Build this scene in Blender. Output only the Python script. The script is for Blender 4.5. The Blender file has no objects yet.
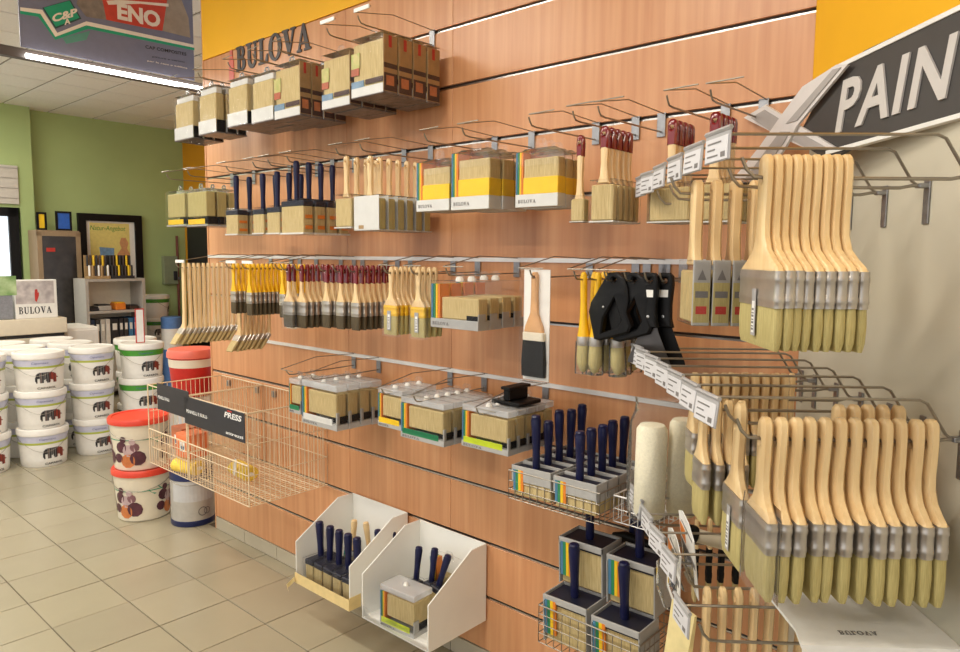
import bpy, bmesh, math, random
from mathutils import Vector, Matrix
from mathutils.geometry import tessellate_polygon
random.seed(7)
SC = bpy.context.scene
COL = SC.collection
PI = math.pi

# ---------------------------------------------------------------- camera
S = .204                      # spacing of the slat wall grooves (m)
EYE = 7.38 * S                # eye height
F = 706.98                    # focal length in pixels of the 960 px frame
PITCH, ROLL, TH = .0974, .0085, .8431
DW = 9.1309 * S               # distance of the slat wall from the camera
cam_d = bpy.data.cameras.new('camera'); cam = bpy.data.objects.new('camera', cam_d); COL.objects.link(cam)
cam_d.sensor_width = 36; cam_d.lens = F / 960 * 36; cam_d.clip_start = .05; cam_d.clip_end = 100
cp, sp_, cr, sr = math.cos(PITCH), math.sin(PITCH), math.cos(ROLL), math.sin(ROLL)
cam.matrix_world = Matrix(((cr, -sr, 0, 0), (sp_ * sr, sp_ * cr, -cp, 0), (cp * sr, cp * cr, sp_, EYE), (0, 0, 0, 1)))
SC.camera = cam

# ---------------------------------------------------------------- light and exposure
wd = bpy.data.worlds.new('daylight'); SC.world = wd; wd.use_nodes = True
bg = wd.node_tree.nodes['Background']; bg.inputs[0].default_value = (.95, .97, 1, 1); bg.inputs[1].default_value = .92
SC.view_settings.view_transform = 'Standard'; SC.view_settings.look = 'None'
SC.view_settings.exposure = 0.32; SC.view_settings.gamma = 1; SC.view_settings.use_curve_mapping = False
SC.cycles.use_denoising = True
SC.cycles.transparent_max_bounces = 32
SC.cycles.max_bounces = 8
LAMP_W = 25.0                 # watts of each ceiling lamp
LAMP_COL = (1, .94, .84)
LAMPS = [(-1.2, 1.7), (-1.2, 4.0), (-3.0, 1.7), (-3.0, 4.0), (-5.2, 1.2), (-5.2, 3.4), (-7.3, .6), (-7.3, 2.8), (1.2, 2.6)]
CEIL = 3.01

# ---------------------------------------------------------------- frames: slat wall (a, h, o), side wall (b, h, o)
w_ = Vector((math.sin(TH), -math.cos(TH), 0)); n_ = Vector((math.cos(TH), math.sin(TH), 0))
ANG_W = math.atan2(w_.y, w_.x)
def W(a, h=0., o=0.):
    v = n_ * (DW - o) + w_ * a; return Vector((v.x, v.y, h))
PHI = math.radians(2.0)
C0 = W(-.578)
rn = Vector((-math.sin(PHI), -math.cos(PHI), 0)); rm = Vector((-math.cos(PHI), math.sin(PHI), 0))
ANG_R = math.atan2(rn.y, rn.x)
def R(b, h=0., o=0.):
    v = C0 + rn * b + rm * o; return Vector((v.x, v.y, h))
def gz(k): return EYE + (-.0439 - k) * S
def ray(u, v):
    x = (u - 480) / F; y = -(v - 326) / F
    x, y = cr * x - sr * y, sr * x + cr * y
    return Vector((x, cp + sp_ * y, -sp_ + cp * y))
def wp(u, v, o=0.):           # a point of the photo on the plane o metres in front of the slat wall -> (a, h)
    d = ray(u, v); t = (DW - o) / d.dot(n_); p = d * t
    return p.dot(w_), p.z + EYE
def ap(u, v, a):              # ... on the plane across the aisle at distance a along the wall -> (o, h)
    d = ray(u, v); t = a / d.dot(w_); p = d * t
    return DW - p.dot(n_), p.z + EYE
def fp(u, v, z=0.):           # ... on the floor
    d = ray(u, v); t = (z - EYE) / d.z; p = d * t
    return Vector((p.x, p.y, z))

# ---------------------------------------------------------------- materials
def lin(c): return tuple(((x / 255 + .055) / 1.055) ** 2.4 if x / 255 > .04045 else x / 255 / 12.92 for x in c)
MATS = {}
def mat(name, rgb, rough=.5, metal=0., var=0., scale=30., stretch=(1, 1, 1), spec=.5, bump=0., coord='Object', emit=0., rgb2=None, coat=0., trans=0.):
    if name in MATS: return MATS[name]
    m = bpy.data.materials.new(name); m.use_nodes = True; nt = m.node_tree; b = nt.nodes['Principled BSDF']
    c = lin(rgb) + (1,)
    b.inputs['Base Color'].default_value = c; b.inputs['Roughness'].default_value = rough; b.inputs['Metallic'].default_value = metal
    b.inputs['Specular IOR Level'].default_value = spec
    b.inputs['Coat Weight'].default_value = coat
    b.inputs['Transmission Weight'].default_value = trans
    if emit:
        b.inputs['Emission Color'].default_value = c; b.inputs['Emission Strength'].default_value = emit
    if var or rgb2 or bump:
        tc = nt.nodes.new('ShaderNodeTexCoord'); mp = nt.nodes.new('ShaderNodeMapping'); mp.inputs['Scale'].default_value = stretch
        nz = nt.nodes.new('ShaderNodeTexNoise'); nz.inputs['Scale'].default_value = scale; nz.inputs['Detail'].default_value = 4
        oi = nt.nodes.new('ShaderNodeObjectInfo'); va = nt.nodes.new('ShaderNodeVectorMath'); va.operation = 'ADD'
        nt.links.new(tc.outputs[coord], va.inputs[0]); nt.links.new(oi.outputs['Location'], va.inputs[1])
        nt.links.new(va.outputs[0], mp.inputs[0]); nt.links.new(mp.outputs[0], nz.inputs['Vector'])
        rp = nt.nodes.new('ShaderNodeValToRGB'); rp.color_ramp.elements[0].position = .3; rp.color_ramp.elements[1].position = .7
        lo = lin(rgb2) if rgb2 else tuple(x * (1 - var) for x in c[:3])
        hi = c[:3] if rgb2 else tuple(min(1, x * (1 + var)) for x in c[:3])
        rp.color_ramp.elements[0].color = lo + (1,); rp.color_ramp.elements[1].color = hi + (1,)
        nt.links.new(nz.outputs['Fac'], rp.inputs[0]); nt.links.new(rp.outputs[0], b.inputs['Base Color'])
        if bump:
            bp = nt.nodes.new('ShaderNodeBump'); bp.inputs['Strength'].default_value = bump; bp.inputs['Distance'].default_value = .002
            nt.links.new(nz.outputs['Fac'], bp.inputs['Height']); nt.links.new(bp.outputs[0], b.inputs['Normal'])
    MATS[name] = m; return m
def clear_mat(name, rgb=(255, 255, 255), opac=.015, rough=.12, gl=.12):
    if name in MATS: return MATS[name]
    m = bpy.data.materials.new(name); m.use_nodes = True; nt = m.node_tree
    for x in list(nt.nodes):
        if x.type != 'OUTPUT_MATERIAL': nt.nodes.remove(x)
    out = [x for x in nt.nodes][0]
    tr = nt.nodes.new('ShaderNodeBsdfTransparent'); tr.inputs[0].default_value = lin(rgb) + (1,)
    gs = nt.nodes.new('ShaderNodeBsdfGlossy'); gs.inputs['Roughness'].default_value = rough
    df = nt.nodes.new('ShaderNodeBsdfDiffuse'); df.inputs[0].default_value = (.85, .85, .85, 1)
    nz = nt.nodes.new('ShaderNodeTexNoise'); nz.inputs['Scale'].default_value = 25
    tc = nt.nodes.new('ShaderNodeTexCoord'); nt.links.new(tc.outputs['Object'], nz.inputs['Vector'])
    bp = nt.nodes.new('ShaderNodeBump'); bp.inputs['Strength'].default_value = .25; bp.inputs['Distance'].default_value = .01
    nt.links.new(nz.outputs['Fac'], bp.inputs['Height']); nt.links.new(bp.outputs[0], gs.inputs['Normal'])
    fr = nt.nodes.new('ShaderNodeLayerWeight'); fr.inputs[0].default_value = gl
    m1 = nt.nodes.new('ShaderNodeMixShader'); m2 = nt.nodes.new('ShaderNodeMixShader'); m2.inputs[0].default_value = opac
    nt.links.new(fr.outputs['Fresnel'], m1.inputs[0]); nt.links.new(tr.outputs[0], m1.inputs[1]); nt.links.new(gs.outputs[0], m1.inputs[2])
    nt.links.new(m1.outputs[0], m2.inputs[1]); nt.links.new(df.outputs[0], m2.inputs[2]); nt.links.new(m2.outputs[0], out.inputs[0])
    MATS[name] = m; return m

M_WOOD = mat('beech_laminate', (218, 161, 115), .34, rgb2=(201, 139, 94), scale=5, stretch=(9, 9, .35))
M_GROOVE = mat('groove_dark', (70, 62, 58), .6, var=.1)
M_ALU = mat('aluminium', (196, 192, 186), .28, 1., var=.05)
M_RAIL = mat('bright_rail', (236, 234, 230), .3, .25, var=.03)
M_STEEL = mat('zinc_wire', (158, 150, 138), .38, .85, var=.05)
M_STEELP = mat('pressed_steel', (150, 150, 152), .35, .8, var=.12, scale=60)
M_WHITEWIRE = mat('cream_wire', (226, 205, 172), .4, var=.05)
M_YELLOW = mat('yellow_wall_paint', (250, 186, 22), .6, var=.04, scale=3)
M_ORANGE = mat('orange_wall_paint', (220, 150, 20), .6, var=.04, scale=3)
M_GREY = mat('grey_wall_paint', (205, 198, 178), .75, var=.05, scale=2.5, bump=.05)
M_GREEN = mat('green_wall_paint', (172, 192, 130), .7, var=.05, scale=2)
M_TILE = [mat('floor_tile_%d' % i, c, .24, var=.03, scale=4, bump=.02) for i, c in enumerate(((163, 155, 131), (160, 152, 129), (166, 158, 134)))]
M_GROUT = mat('grout', (96, 84, 66), .9, var=.1)
M_SKIRT = mat('skirting_tile', (182, 172, 150), .3, var=.06, scale=6)
M_CEIL = mat('ceiling_tile', (240, 238, 236), .85, var=.03, scale=50)
M_CGRID = mat('ceiling_grid', (150, 142, 132), .6, var=.03)
M_NAT = mat('beech_handle', (235, 206, 155), .34, rgb2=(222, 187, 134), scale=14, stretch=(6, 6, .6), coat=.3)
M_BRIS = mat('natural_bristle', (196, 182, 122), .75, rgb2=(170, 154, 96), scale=90, stretch=(6, 6, .25), bump=.4)
M_BRIS2 = mat('pale_bristle', (212, 192, 140), .75, rgb2=(176, 150, 96), scale=90, stretch=(6, 6, .25), bump=.4)
M_BRISD = mat('dark_bristle', (96, 82, 56), .75, rgb2=(60, 50, 34), scale=90, stretch=(6, 6, .25), bump=.4)
M_BRISK = mat('black_bristle', (14, 13, 13), .7, rgb2=(7, 7, 7), scale=90, stretch=(6, 6, .25), bump=.4)
M_FERR = mat('tin_ferrule', (186, 178, 168), .3, .7, var=.12, scale=25)
M_FERRY = mat('yellow_ferrule', (236, 190, 40), .4, .1, var=.06)
M_YPLAS = mat('yellow_plastic', (242, 188, 20), .35, var=.05)
M_RED = mat('red_lacquer', (120, 18, 24), .22, var=.1, coat=.5)
M_NAVY = mat('navy_plastic', (22, 25, 62), .34, var=.12, scale=20, spec=.35)
M_NAVYD = mat('dark_navy_plastic', (22, 24, 44), .45, var=.12)
M_BLACK = mat('black_plastic', (12, 11, 12), .5, var=.15, spec=.25)
M_DARKBR = mat('dark_brown_wood', (62, 44, 34), .4, var=.2, stretch=(4, 4, 1))
M_BLADE = mat('dark_steel_blade', (84, 80, 78), .35, .7, var=.1)
M_SLEEVE = mat('grey_card_sleeve', (172, 170, 166), .5, var=.06)
M_SLEEVE2 = mat('pale_card', (214, 212, 206), .5, var=.04)
M_BASE = mat('grey_card_base', (136, 126, 122), .6, rgb2=(92, 82, 80), scale=40)
M_WHITE = mat('white_plastic', (236, 232, 224), .35, var=.03)
M_CREAM = mat('cream_plastic', (228, 218, 196), .35, var=.03)
M_BIN = mat('milky_bin_plastic', (242, 240, 232), .45, var=.05, scale=4)
M_TAPE = mat('yellowed_tape', (226, 200, 140), .35, var=.08)
M_PAPER = mat('white_paper', (238, 236, 230), .7, var=.03)
M_INK = mat('dark_ink', (42, 40, 42), .6, var=.1)
M_INKG = mat('grey_ink', (120, 116, 114), .6, var=.1)
M_TEXTW = mat('white_ink', (232, 230, 226), .6, var=.02)
M_LABELH = mat('grey_label_holder', (168, 166, 166), .4, var=.08)
M_BANDY = mat('print_yellow', (238, 196, 30), .5, var=.06)
M_BANDG = mat('print_green', (40, 130, 84), .5, var=.06)
M_BANDL = mat('print_lime', (196, 212, 40), .5, var=.06)
M_BANDB = mat('print_blue', (70, 120, 150), .5, var=.08)
M_BANDO = mat('print_orange', (226, 130, 40), .5, var=.08)
M_BANDR = mat('print_red', (190, 50, 40), .5, var=.08)
M_KRAFT = mat('print_kraft', (168, 136, 92), .6, var=.12)
M_BROWN = mat('print_brown', (74, 48, 42), .6, var=.2)
M_SKY = mat('print_sky', (120, 160, 200), .5, var=.2)
M_FROST = clear_mat('frosted_plastic', opac=.35, rough=.3, gl=.2)
M_CLEAR = clear_mat('clear_plastic')
M_CLEAR2 = clear_mat('crinkled_film', opac=.045, rough=.16, gl=.16)
M_GLASS = clear_mat('window_glass', opac=.01, rough=.02, gl=.1)

# ---------------------------------------------------------------- mesh building
class MB:
    def __init__(s): s.v = []; s.f = []; s.m = []; s.mi = 0; s.T = None
    def add(s, vs, fs):
        o = len(s.v)
        if s.T: vs = [tuple(s.T @ Vector(p)) for p in vs]
        s.v += [tuple(p) for p in vs]; s.f += [tuple(i + o for i in f) for f in fs]; s.m += [s.mi] * len(fs); return s
    def box(s, x0, x1, y0, y1, z0, z1, bev=0.):
        if bev:
            b = min(bev, (x1 - x0) / 2.01, (y1 - y0) / 2.01, (z1 - z0) / 2.01)
            vs = []; key = {}
            for X in (0, 1):
                for Y in (0, 1):
                    for Z in (0, 1):
                        for ax in range(3):
                            p = [(x0, x1)[X], (y0, y1)[Y], (z0, z1)[Z]]
                            for k in range(3):
                                if k != ax: p[k] += b * (1 - 2 * (X, Y, Z)[k])
                            key[X, Y, Z, ax] = len(vs); vs.append(p)
            fs = []
            for ax in range(3):
                u, w = [k for k in range(3) if k != ax]
                for sd in (0, 1):
                    q = []
                    for cu, cw in ((0, 0), (1, 0), (1, 1), (0, 1)):
                        k = [0, 0, 0]; k[ax] = sd; k[u] = cu; k[w] = cw; q.append(key[(*k, ax)])
                    fs.append(q)
                for cu in (0, 1):       # edge faces along axis ax
                    for cw in (0, 1):
                        k0 = [0, 0, 0]; k0[u] = cu; k0[w] = cw; k1 = list(k0); k1[ax] = 1
                        fs.append([key[(*k0, u)], key[(*k1, u)], key[(*k1, w)], key[(*k0, w)]])
            for X in (0, 1):
                for Y in (0, 1):
                    for Z in (0, 1): fs.append([key[X, Y, Z, k] for k in range(3)])
            return s.add(vs, fs)
        vs = [(x, y, z) for x in (x0, x1) for y in (y0, y1) for z in (z0, z1)]
        return s.add(vs, [(0, 1, 3, 2), (4, 6, 7, 5), (0, 4, 5, 1), (2, 3, 7, 6), (0, 2, 6, 4), (1, 5, 7, 3)])
    def tube(s, pts, r, n=6, caps=True):
        pts = [Vector(p) for p in pts]; rs = r if isinstance(r, (list, tuple)) else [r] * len(pts)
        vs = []; fs = []
        t0 = (pts[1] - pts[0]).normalized()
        up = Vector((0, 0, 1)) if abs(t0.z) < .9 else Vector((0, 1, 0))
        u = t0.cross(up).normalized()
        for i, p in enumerate(pts):
            t = (pts[min(i + 1, len(pts) - 1)] - pts[max(i - 1, 0)]).normalized()
            u = (u - t * u.dot(t)).normalized(); v = t.cross(u)
            for k in range(n):
                a = 2 * PI * k / n; vs.append(p + (u * math.cos(a) + v * math.sin(a)) * rs[i])
        for i in range(len(pts) - 1):
            for k in range(n): fs.append((i * n + k, i * n + (k + 1) % n, (i + 1) * n + (k + 1) % n, (i + 1) * n + k))
        if caps: fs += [tuple(range(n - 1, -1, -1)), tuple(range((len(pts) - 1) * n, len(pts) * n))]
        return s.add(vs, fs)
    def lathe(s, prof, n=24, c=(0, 0), sy=1.):       # prof: (r, z)
        vs = []; fs = []
        for r, z in prof:
            for k in range(n): a = 2 * PI * k / n; vs.append((c[0] + r * math.cos(a), c[1] + sy * r * math.sin(a), z))
        for i in range(len(prof) - 1):
            for k in range(n): fs.append((i * n + k, i * n + (k + 1) % n, (i + 1) * n + (k + 1) % n, (i + 1) * n + k))
        if prof[0][0] > 1e-4: fs.append(tuple(range(n - 1, -1, -1)))
        if prof[-1][0] > 1e-4: fs.append(tuple(range((len(prof) - 1) * n, len(prof) * n)))
        return s.add(vs, fs)
    def extr(s, out, holes=(), y0=0., y1=.01, r=0., grow=0.):  # outline in x,z extruded along y (r: rounded rims)
        loops = [list(out)] + [list(h) for h in holes]
        def area(p): return sum(p[i][0] * p[(i + 1) % len(p)][1] - p[(i + 1) % len(p)][0] * p[i][1] for i in range(len(p)))
        for i, l in enumerate(loops):
            if (area(l) > 0) != (i == 0): l.reverse()
        def inset(l, d):
            q = []
            for i, p in enumerate(l):
                a = Vector(l[i - 1]); b = Vector(p); c = Vector(l[(i + 1) % len(l)])
                e1 = (b - a); e2 = (c - b)
                if e1.length < 1e-9 or e2.length < 1e-9: q.append(p); continue
                n1 = Vector((-e1.y, e1.x)).normalized(); n2 = Vector((-e2.y, e2.x)).normalized(); nn = n1 + n2
                if nn.length < .3: q.append(p); continue
                nn.normalize(); q.append((p[0] + nn.x * d, p[1] + nn.y * d))
            return q
        if grow: loops = [inset(l, -grow) for l in loops]
        lay = [(y0, 0), (y1, 0)] if not r else [(y0, r), (y0 + r * .8, 0), (y1 - r * .8, 0), (y1, r)]
        vs = []; fs = []; tot = sum(len(l) for l in loops)
        for y, d in lay:
            for l in loops:
                for p in (inset(l, d) if d else l): vs.append((p[0], y, p[1]))
        tri = tessellate_polygon([[Vector((p[0], p[1], 0)) for p in l] for l in loops])
        for t in tri:
            fs.append(tuple(t)); fs.append(tuple(i + tot * (len(lay) - 1) for i in reversed(t)))
        for k in range(len(lay) - 1):
            o = 0
            for l in loops:
                for i in range(len(l)):
                    j = (i + 1) % len(l); fs.append((k * tot + o + i, k * tot + o + j, (k + 1) * tot + o + j, (k + 1) * tot + o + i))
                o += len(l)
        return s.add(vs, fs)
    def loft(s, secs, n=0, caps=True):               # list of equal-length rings
        m = len(secs[0]); vs = [p for q in secs for p in q]; fs = []
        for i in range(len(secs) - 1):
            for k in range(m): fs.append((i * m + k, i * m + (k + 1) % m, (i + 1) * m + (k + 1) % m, (i + 1) * m + k))
        if caps: fs += [tuple(range(m - 1, -1, -1)), tuple(range((len(secs) - 1) * m, len(secs) * m))]
        return s.add(vs, fs)
    def mesh(s, name, mats, smooth=False, angle=.7):
        me = bpy.data.meshes.new(name); me.from_pydata(s.v, [], s.f)
        mats = mats if isinstance(mats, (list, tuple)) else [mats]
        for m in mats: me.materials.append(m)
        if len(mats) > 1: me.polygons.foreach_set('material_index', s.m)
        b = bmesh.new(); b.from_mesh(me); bmesh.ops.recalc_face_normals(b, faces=b.faces); b.to_mesh(me); b.free()
        if smooth:
            me.polygons.foreach_set('use_smooth', [True] * len(me.polygons))
            try: me.set_sharp_from_angle(angle=angle)
            except Exception: pass
        me.update(); return me
CACHE = {}
DBG = False
def cm(key, fn):                                     # alike pieces share their mesh
    if key not in CACHE: CACHE[key] = fn()
    return CACHE[key]
def ob(name, me, parent=None, loc=(0, 0, 0), rot=(0, 0, 0), kind=None, label=None):
    o = bpy.data.objects.new(name, me); COL.objects.link(o); o.location = loc; o.rotation_euler = rot
    if parent: o.parent = parent
    if kind: o['kind'] = kind
    if label: o['label'] = label
    return o
def thing(name, label, cat, loc=(0, 0, 0), rz=0., group=None, rot=None):
    if DBG and (len(label.split()) > 16 or len(label.split()) < 4): print('LONG', len(label.split()), label)
    o = bpy.data.objects.new(name, None); COL.objects.link(o); o.location = loc
    o.rotation_euler = rot if rot else (0, 0, rz); o.empty_display_size = .05
    o['label'] = label; o['category'] = cat
    if group: o['group'] = group
    return o
def rrect(hx, hy, r, z, n=3, cx=0., cy=0.):          # rounded rectangle ring in x,y
    r = min(r, hx * .999, hy * .999); q = []
    for qx, qy, a0 in ((1, 1, 0), (-1, 1, PI / 2), (-1, -1, PI), (1, -1, 1.5 * PI)):
        for k in range(n + 1):
            a = a0 + PI / 2 * k / n
            q.append((cx + qx * (hx - r) + r * math.cos(a), cy + qy * (hy - r) + r * math.sin(a), z))
    return q
def circ(r, n=10, cx=0., cz=0., sx=1., sz=1.): return [(cx + sx * r * math.cos(2 * PI * k / n), cz + sz * r * math.sin(2 * PI * k / n)) for k in range(n)]
ORD = 'first second third fourth fifth sixth seventh eighth ninth tenth eleventh twelfth thirteenth fourteenth fifteenth sixteenth'.split()

# ---------------------------------------------------------------- lettering
def text_vf(s, size=1., shear=0., bold=0., spacing=1.):
    key = ('txt', s, shear, bold, spacing)
    def mk():
        c = bpy.data.curves.new('lettering', 'FONT'); c.body = s; c.size = 1; c.shear = shear; c.offset = bold; c.space_character = spacing
        c.resolution_u = 3
        o = bpy.data.objects.new('lettering', c); me = o.to_mesh()
        vs = [tuple(v.co) for v in me.vertices]; fs = [tuple(p.vertices) for p in me.polygons]
        o.to_mesh_clear(); bpy.data.objects.remove(o); bpy.data.curves.remove(c)
        xs = [v[0] for v in vs]; ys = [v[1] for v in vs]
        return [(v[0] - min(xs), v[1] - min(ys)) for v in vs], fs, max(xs) - min(xs), max(ys) - min(ys)
    v, f, wd_, ht = cm(key, mk)
    return v, f, wd_, ht
def put_text(mb, s, x0, x1, z0, z1, y=0., yb=None, **kw):   # fit lettering into x0..x1, z0..z1 on the plane y (facing -y)
    v, f, wd_, ht = text_vf(s, **kw)
    vs = [(x0 + p[0] / wd_ * (x1 - x0), y, z0 + p[1] / ht * (z1 - z0)) for p in v]
    if yb is None: return mb.add(vs, f)
    n = len(vs)
    cnt = {}
    for q in f:
        for i in range(len(q)):
            e = (q[i], q[(i + 1) % len(q)]); cnt[e] = 1
    sides = [(a, b, b + n, a + n) for a, b in cnt if (b, a) not in cnt]
    return mb.add(vs + [(p[0], yb, p[2]) for p in vs], list(f) + [tuple(i + n for i in reversed(q)) for q in f] + sides)
def arc(cx, cz, rx, rz, a0, a1, n=8): return [(cx + rx * math.cos(a0 + (a1 - a0) * k / n), cz + rz * math.sin(a0 + (a1 - a0) * k / n)) for k in range(n + 1)]
SERIF = {
 'B': (.74, [(0, 0), (.42, 0)] + arc(.42, .27, .30, .27, -PI / 2, PI / 2, 6) + arc(.40, .76, .26, .24, -PI / 2, PI / 2, 6)[1:] + [(0, 1), (0, .95), (.1, .95), (.1, .05), (0, .05)],
       [[(.30, .06), (.38, .06)] + arc(.38, .27, .15, .21, -PI / 2, PI / 2, 5)[1:-1] + [(.38, .49), (.30, .49)], [(.30, .57), (.36, .57)] + arc(.36, .76, .13, .18, -PI / 2, PI / 2, 5)[1:-1] + [(.36, .94), (.30, .94)]]),
 'U': (.86, [(0, 1), (.42, 1), (.42, .95), (.31, .95), (.31, .3)] + arc(.48, .3, .17, .22, PI, 2 * PI, 6)[1:] + [(.65, .95), (.54, .95), (.54, 1), (.86, 1), (.86, .95), (.74, .95), (.74, .3)] + arc(.43, .3, .31, .32, 0, -PI, 8)[1:] + [(.12, .95), (0, .95)], []),
 'L': (.70, [(0, 1), (.42, 1), (.42, .95), (.31, .95), (.31, .06), (.52, .06), (.64, .32), (.70, .32), (.68, 0), (0, 0), (0, .05), (.11, .05), (.11, .95), (0, .95)], []),
 'O': (.90, circ(1, 20, .45, .5, .45, .52), [circ(1, 20, .45, .5, .25, .46)]),
 'V': (.92, [(0, 1), (.42, 1), (.42, .95), (.33, .95), (.54, .32), (.72, .95), (.60, .95), (.60, 1), (.92, 1), (.92, .95), (.82, .95), (.50, 0), (.42, 0), (.10, .95), (0, .95)], []),
 'A': (.92, [(0, 0), (0, .05), (.08, .05), (.40, 1), (.50, 1), (.82, .05), (.92, .05), (.92, 0), (.50, 0), (.50, .05), (.60, .05), (.54, .27), (.25, .27), (.17, .05), (.28, .05), (.28, 0)], [[(.27, .33), (.52, .33), (.40, .72)]]),
}
def put_bulova(mb, x0, x1, z0, z1, y, th=.0008, grow=0.):
    word = 'BULOVA'; gap = .10; tot = sum(SERIF[c][0] for c in word) + gap * 5; x = 0.
    for c in word:
        w, o, hs = SERIF[c]
        f = lambda p: (x0 + (x + p[0]) / tot * (x1 - x0), z0 + p[1] * (z1 - z0))
        mb.extr([f(p) for p in o], [[f(p) for p in h] for h in hs], y - th, y, 0., grow); x += w + gap

# ================================================================ SETTING
A_FAR = -8.6
A_END = -3.595                # far end of the slat wall
A_COR = -.578
TOPW = gz(-5) - .012          # top edge of the wooden slats
# floor: grout bed and tiles
fl = ob('floor', MB().box(-9.2, 3.2, -6.5, 2.6, -.05, -.004).mesh('floor', M_GROUT), None, W(0, 0, 0), (0, 0, ANG_W), 'structure')
TS = .29968
p0 = fp(28, 603.5); TA0 = p0.dot(w_) % TS; TO0 = (DW - p0.dot(n_)) % TS
tile_me = [cm(('tile', i), lambda i=i: MB().box(-TS / 2 + .0022, TS / 2 - .0022, -TS / 2 + .0022, TS / 2 - .0022, -.006, 0, .001).mesh('floor_tile', M_TILE[i])) for i in range(3)]
for i in range(-27, 4):
    for j in range(-8, 12):
        a = TA0 + (i + .5) * TS; o = TO0 + (j + .5) * TS
        if o > 2.6 + (a * -.12) or a > .4 or a < -7.9 or (a < -6.4 and o > 0) or W(a, 0, o).y < 1.2: continue
        lo = o - TS / 2
        if a > A_END - .1:                            # tiles cut along the wall
            if o + TS / 2 < .03: continue
            lo = max(lo, .001)
        elif o < -1.6: continue
        dz = random.uniform(-.0006, .0006); k = random.randrange(3)
        if lo > o - TS / 2: ob('floor_tile', cm(('cut', round(lo, 3), round(o, 3)), lambda: MB().box(-TS / 2 + .0022, TS / 2 - .0022, -(TS / 2) + .0022, -(lo - o) - .001, -.006, 0, .001).mesh('floor_tile', M_TILE[0])), fl, (a, -o, dz))
        else: ob('floor_tile', tile_me[k], fl, (a, -o, dz))
# ceiling with tiles
ce = ob('ceiling', MB().box(-9.2, 3.2, -6.5, 2.6, .0, .05).mesh('ceiling', M_CGRID), None, W(0, CEIL, 0), (0, 0, ANG_W), 'structure')
ct = cm('ct', lambda: MB().box(-.216, .216, -.216, .216, -.008, .001, .003).mesh('ceiling_tile', M_CEIL))
for i in range(-11, 1):
    for j in range(-5, 7): ob('ceiling_tile', ct, ce, (-3.7 + i * .45, -.3 - j * .45, 0))
# ---- slat wall
wb = ob('wall_back', MB().box(A_END, A_COR, .012, .30, 0, TOPW).box(A_END, A_COR + .02, .010, .30, TOPW + .0, CEIL).mesh('wall_back', [M_GROOVE]), None, W(0, 0, 0), (0, 0, ANG_W), 'structure')
ob('painted_upper_panel', MB().box(A_END, A_COR + .02, -.004, .010, TOPW + .002, CEIL).mesh('painted_upper_panel', M_YELLOW), wb, label='yellow painted upper wall')
ob('painted_end_panel', MB().box(A_END - .012, A_END, -.002, .30, 0, CEIL).mesh('painted_end_panel', M_WOOD), wb)
seams = [A_END, -2.408, -1.80, A_COR]
rows = [(.072, gz(6) - .0065)] + [(gz(k) + .0065, gz(k - 1) - .0065) for k in range(6, -5, -1)]
rows[-1] = (rows[-1][0], TOPW)
for z0, z1 in rows:
    for i in range(3):
        L = seams[i + 1] - seams[i]
        me = cm(('slat', round(L, 3), round(z1 - z0, 3)), lambda: MB().box(.0006, L - .0006, 0, .012, 0, z1 - z0, .0012).mesh('wall_slat', M_WOOD))
        ob('wall_slat', me, wb, (seams[i], 0, z0))
for k in range(6, -5, -1):
    z = gz(k)
    ob('groove_strip', cm(('strip', k in (0, 2)), lambda: MB().box(A_END, A_COR, .004 if k not in (0, 2) else -.008, .012, -.0065 if k not in (0, 2) else -.0072, -.001 if k not in (0, 2) else .0072).mesh('groove_strip', M_ALU if k not in (0, 2) else M_RAIL)), wb, (0, 0, z))
# skirting tiles
bb = ob('baseboard_back', MB().box(A_END, A_COR, .006, .02, 0, .07).mesh('baseboard_back', M_GROUT), None, W(0), (0, 0, ANG_W), 'structure')
a = A_END
while a < A_COR:
    e = min(a + .30, A_COR); ob('skirting_tile', cm(('skt', round(e - a, 3)), lambda: MB().box(.0015, e - a - .0015, -.004, .006, .001, .069, .001).mesh('skirting_tile', M_SKIRT)), bb, (a, 0, 0)); a += .30
# ---- side wall (grey below, yellow above)
wr = ob('wall_right', MB().box(0, 4.5, 0, .1, 0, 1.90).mesh('wall_right', M_GREY), None, R(0), (0, 0, ANG_R), 'structure')
ob('painted_upper_panel', MB().box(0, 4.5, -.001, .1, 1.90, CEIL).mesh('painted_upper_panel', M_YELLOW), wr, label='yellow painted upper wall')
bbr = ob('baseboard_right', MB().box(0.02, 4.5, -.01, 0, 0, .07, .001).mesh('baseboard_right', M_SKIRT), None, R(0), (0, 0, ANG_R), 'structure')
# ---- far green wall with a pillar and a window at its near end
wf = ob('wall_far', MB().box(A_FAR - .15, A_FAR, -3.2, 3.4, 0, CEIL).mesh('wall_far', M_GREEN), None, W(0), (0, 0, ANG_W), 'structure')
op, _ = ap(33, 180, A_FAR + .16)
ow, hw1 = ap(20, 208, A_FAR + .16); _, hw0 = ap(20, 280, A_FAR + .16)
wl = MB().box(A_FAR, A_FAR + .16, -ow, -op, 0, CEIL).box(A_FAR, A_FAR + .16, -6, -ow, hw1, CEIL).box(A_FAR, A_FAR + .16, -6, -ow, 0, hw0 - .6)
ob('wall_left', wl.mesh('wall_left', M_GREEN), None, W(0), (0, 0, ANG_W), 'structure')
wn = ob('window_1', MB().box(A_FAR + .10, A_FAR + .18, -ow - .11, -ow - .02, hw0 - .6, hw1).box(A_FAR + .10, A_FAR + .18, -ow - 1.6, -ow - .02, hw1 - .09, hw1).box(A_FAR + .10, A_FAR + .18, -ow - .33, -ow - .27, hw0 - .6, hw1).mesh('window_1', M_BLACK), None, W(0), (0, 0, ANG_W), 'structure')
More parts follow.
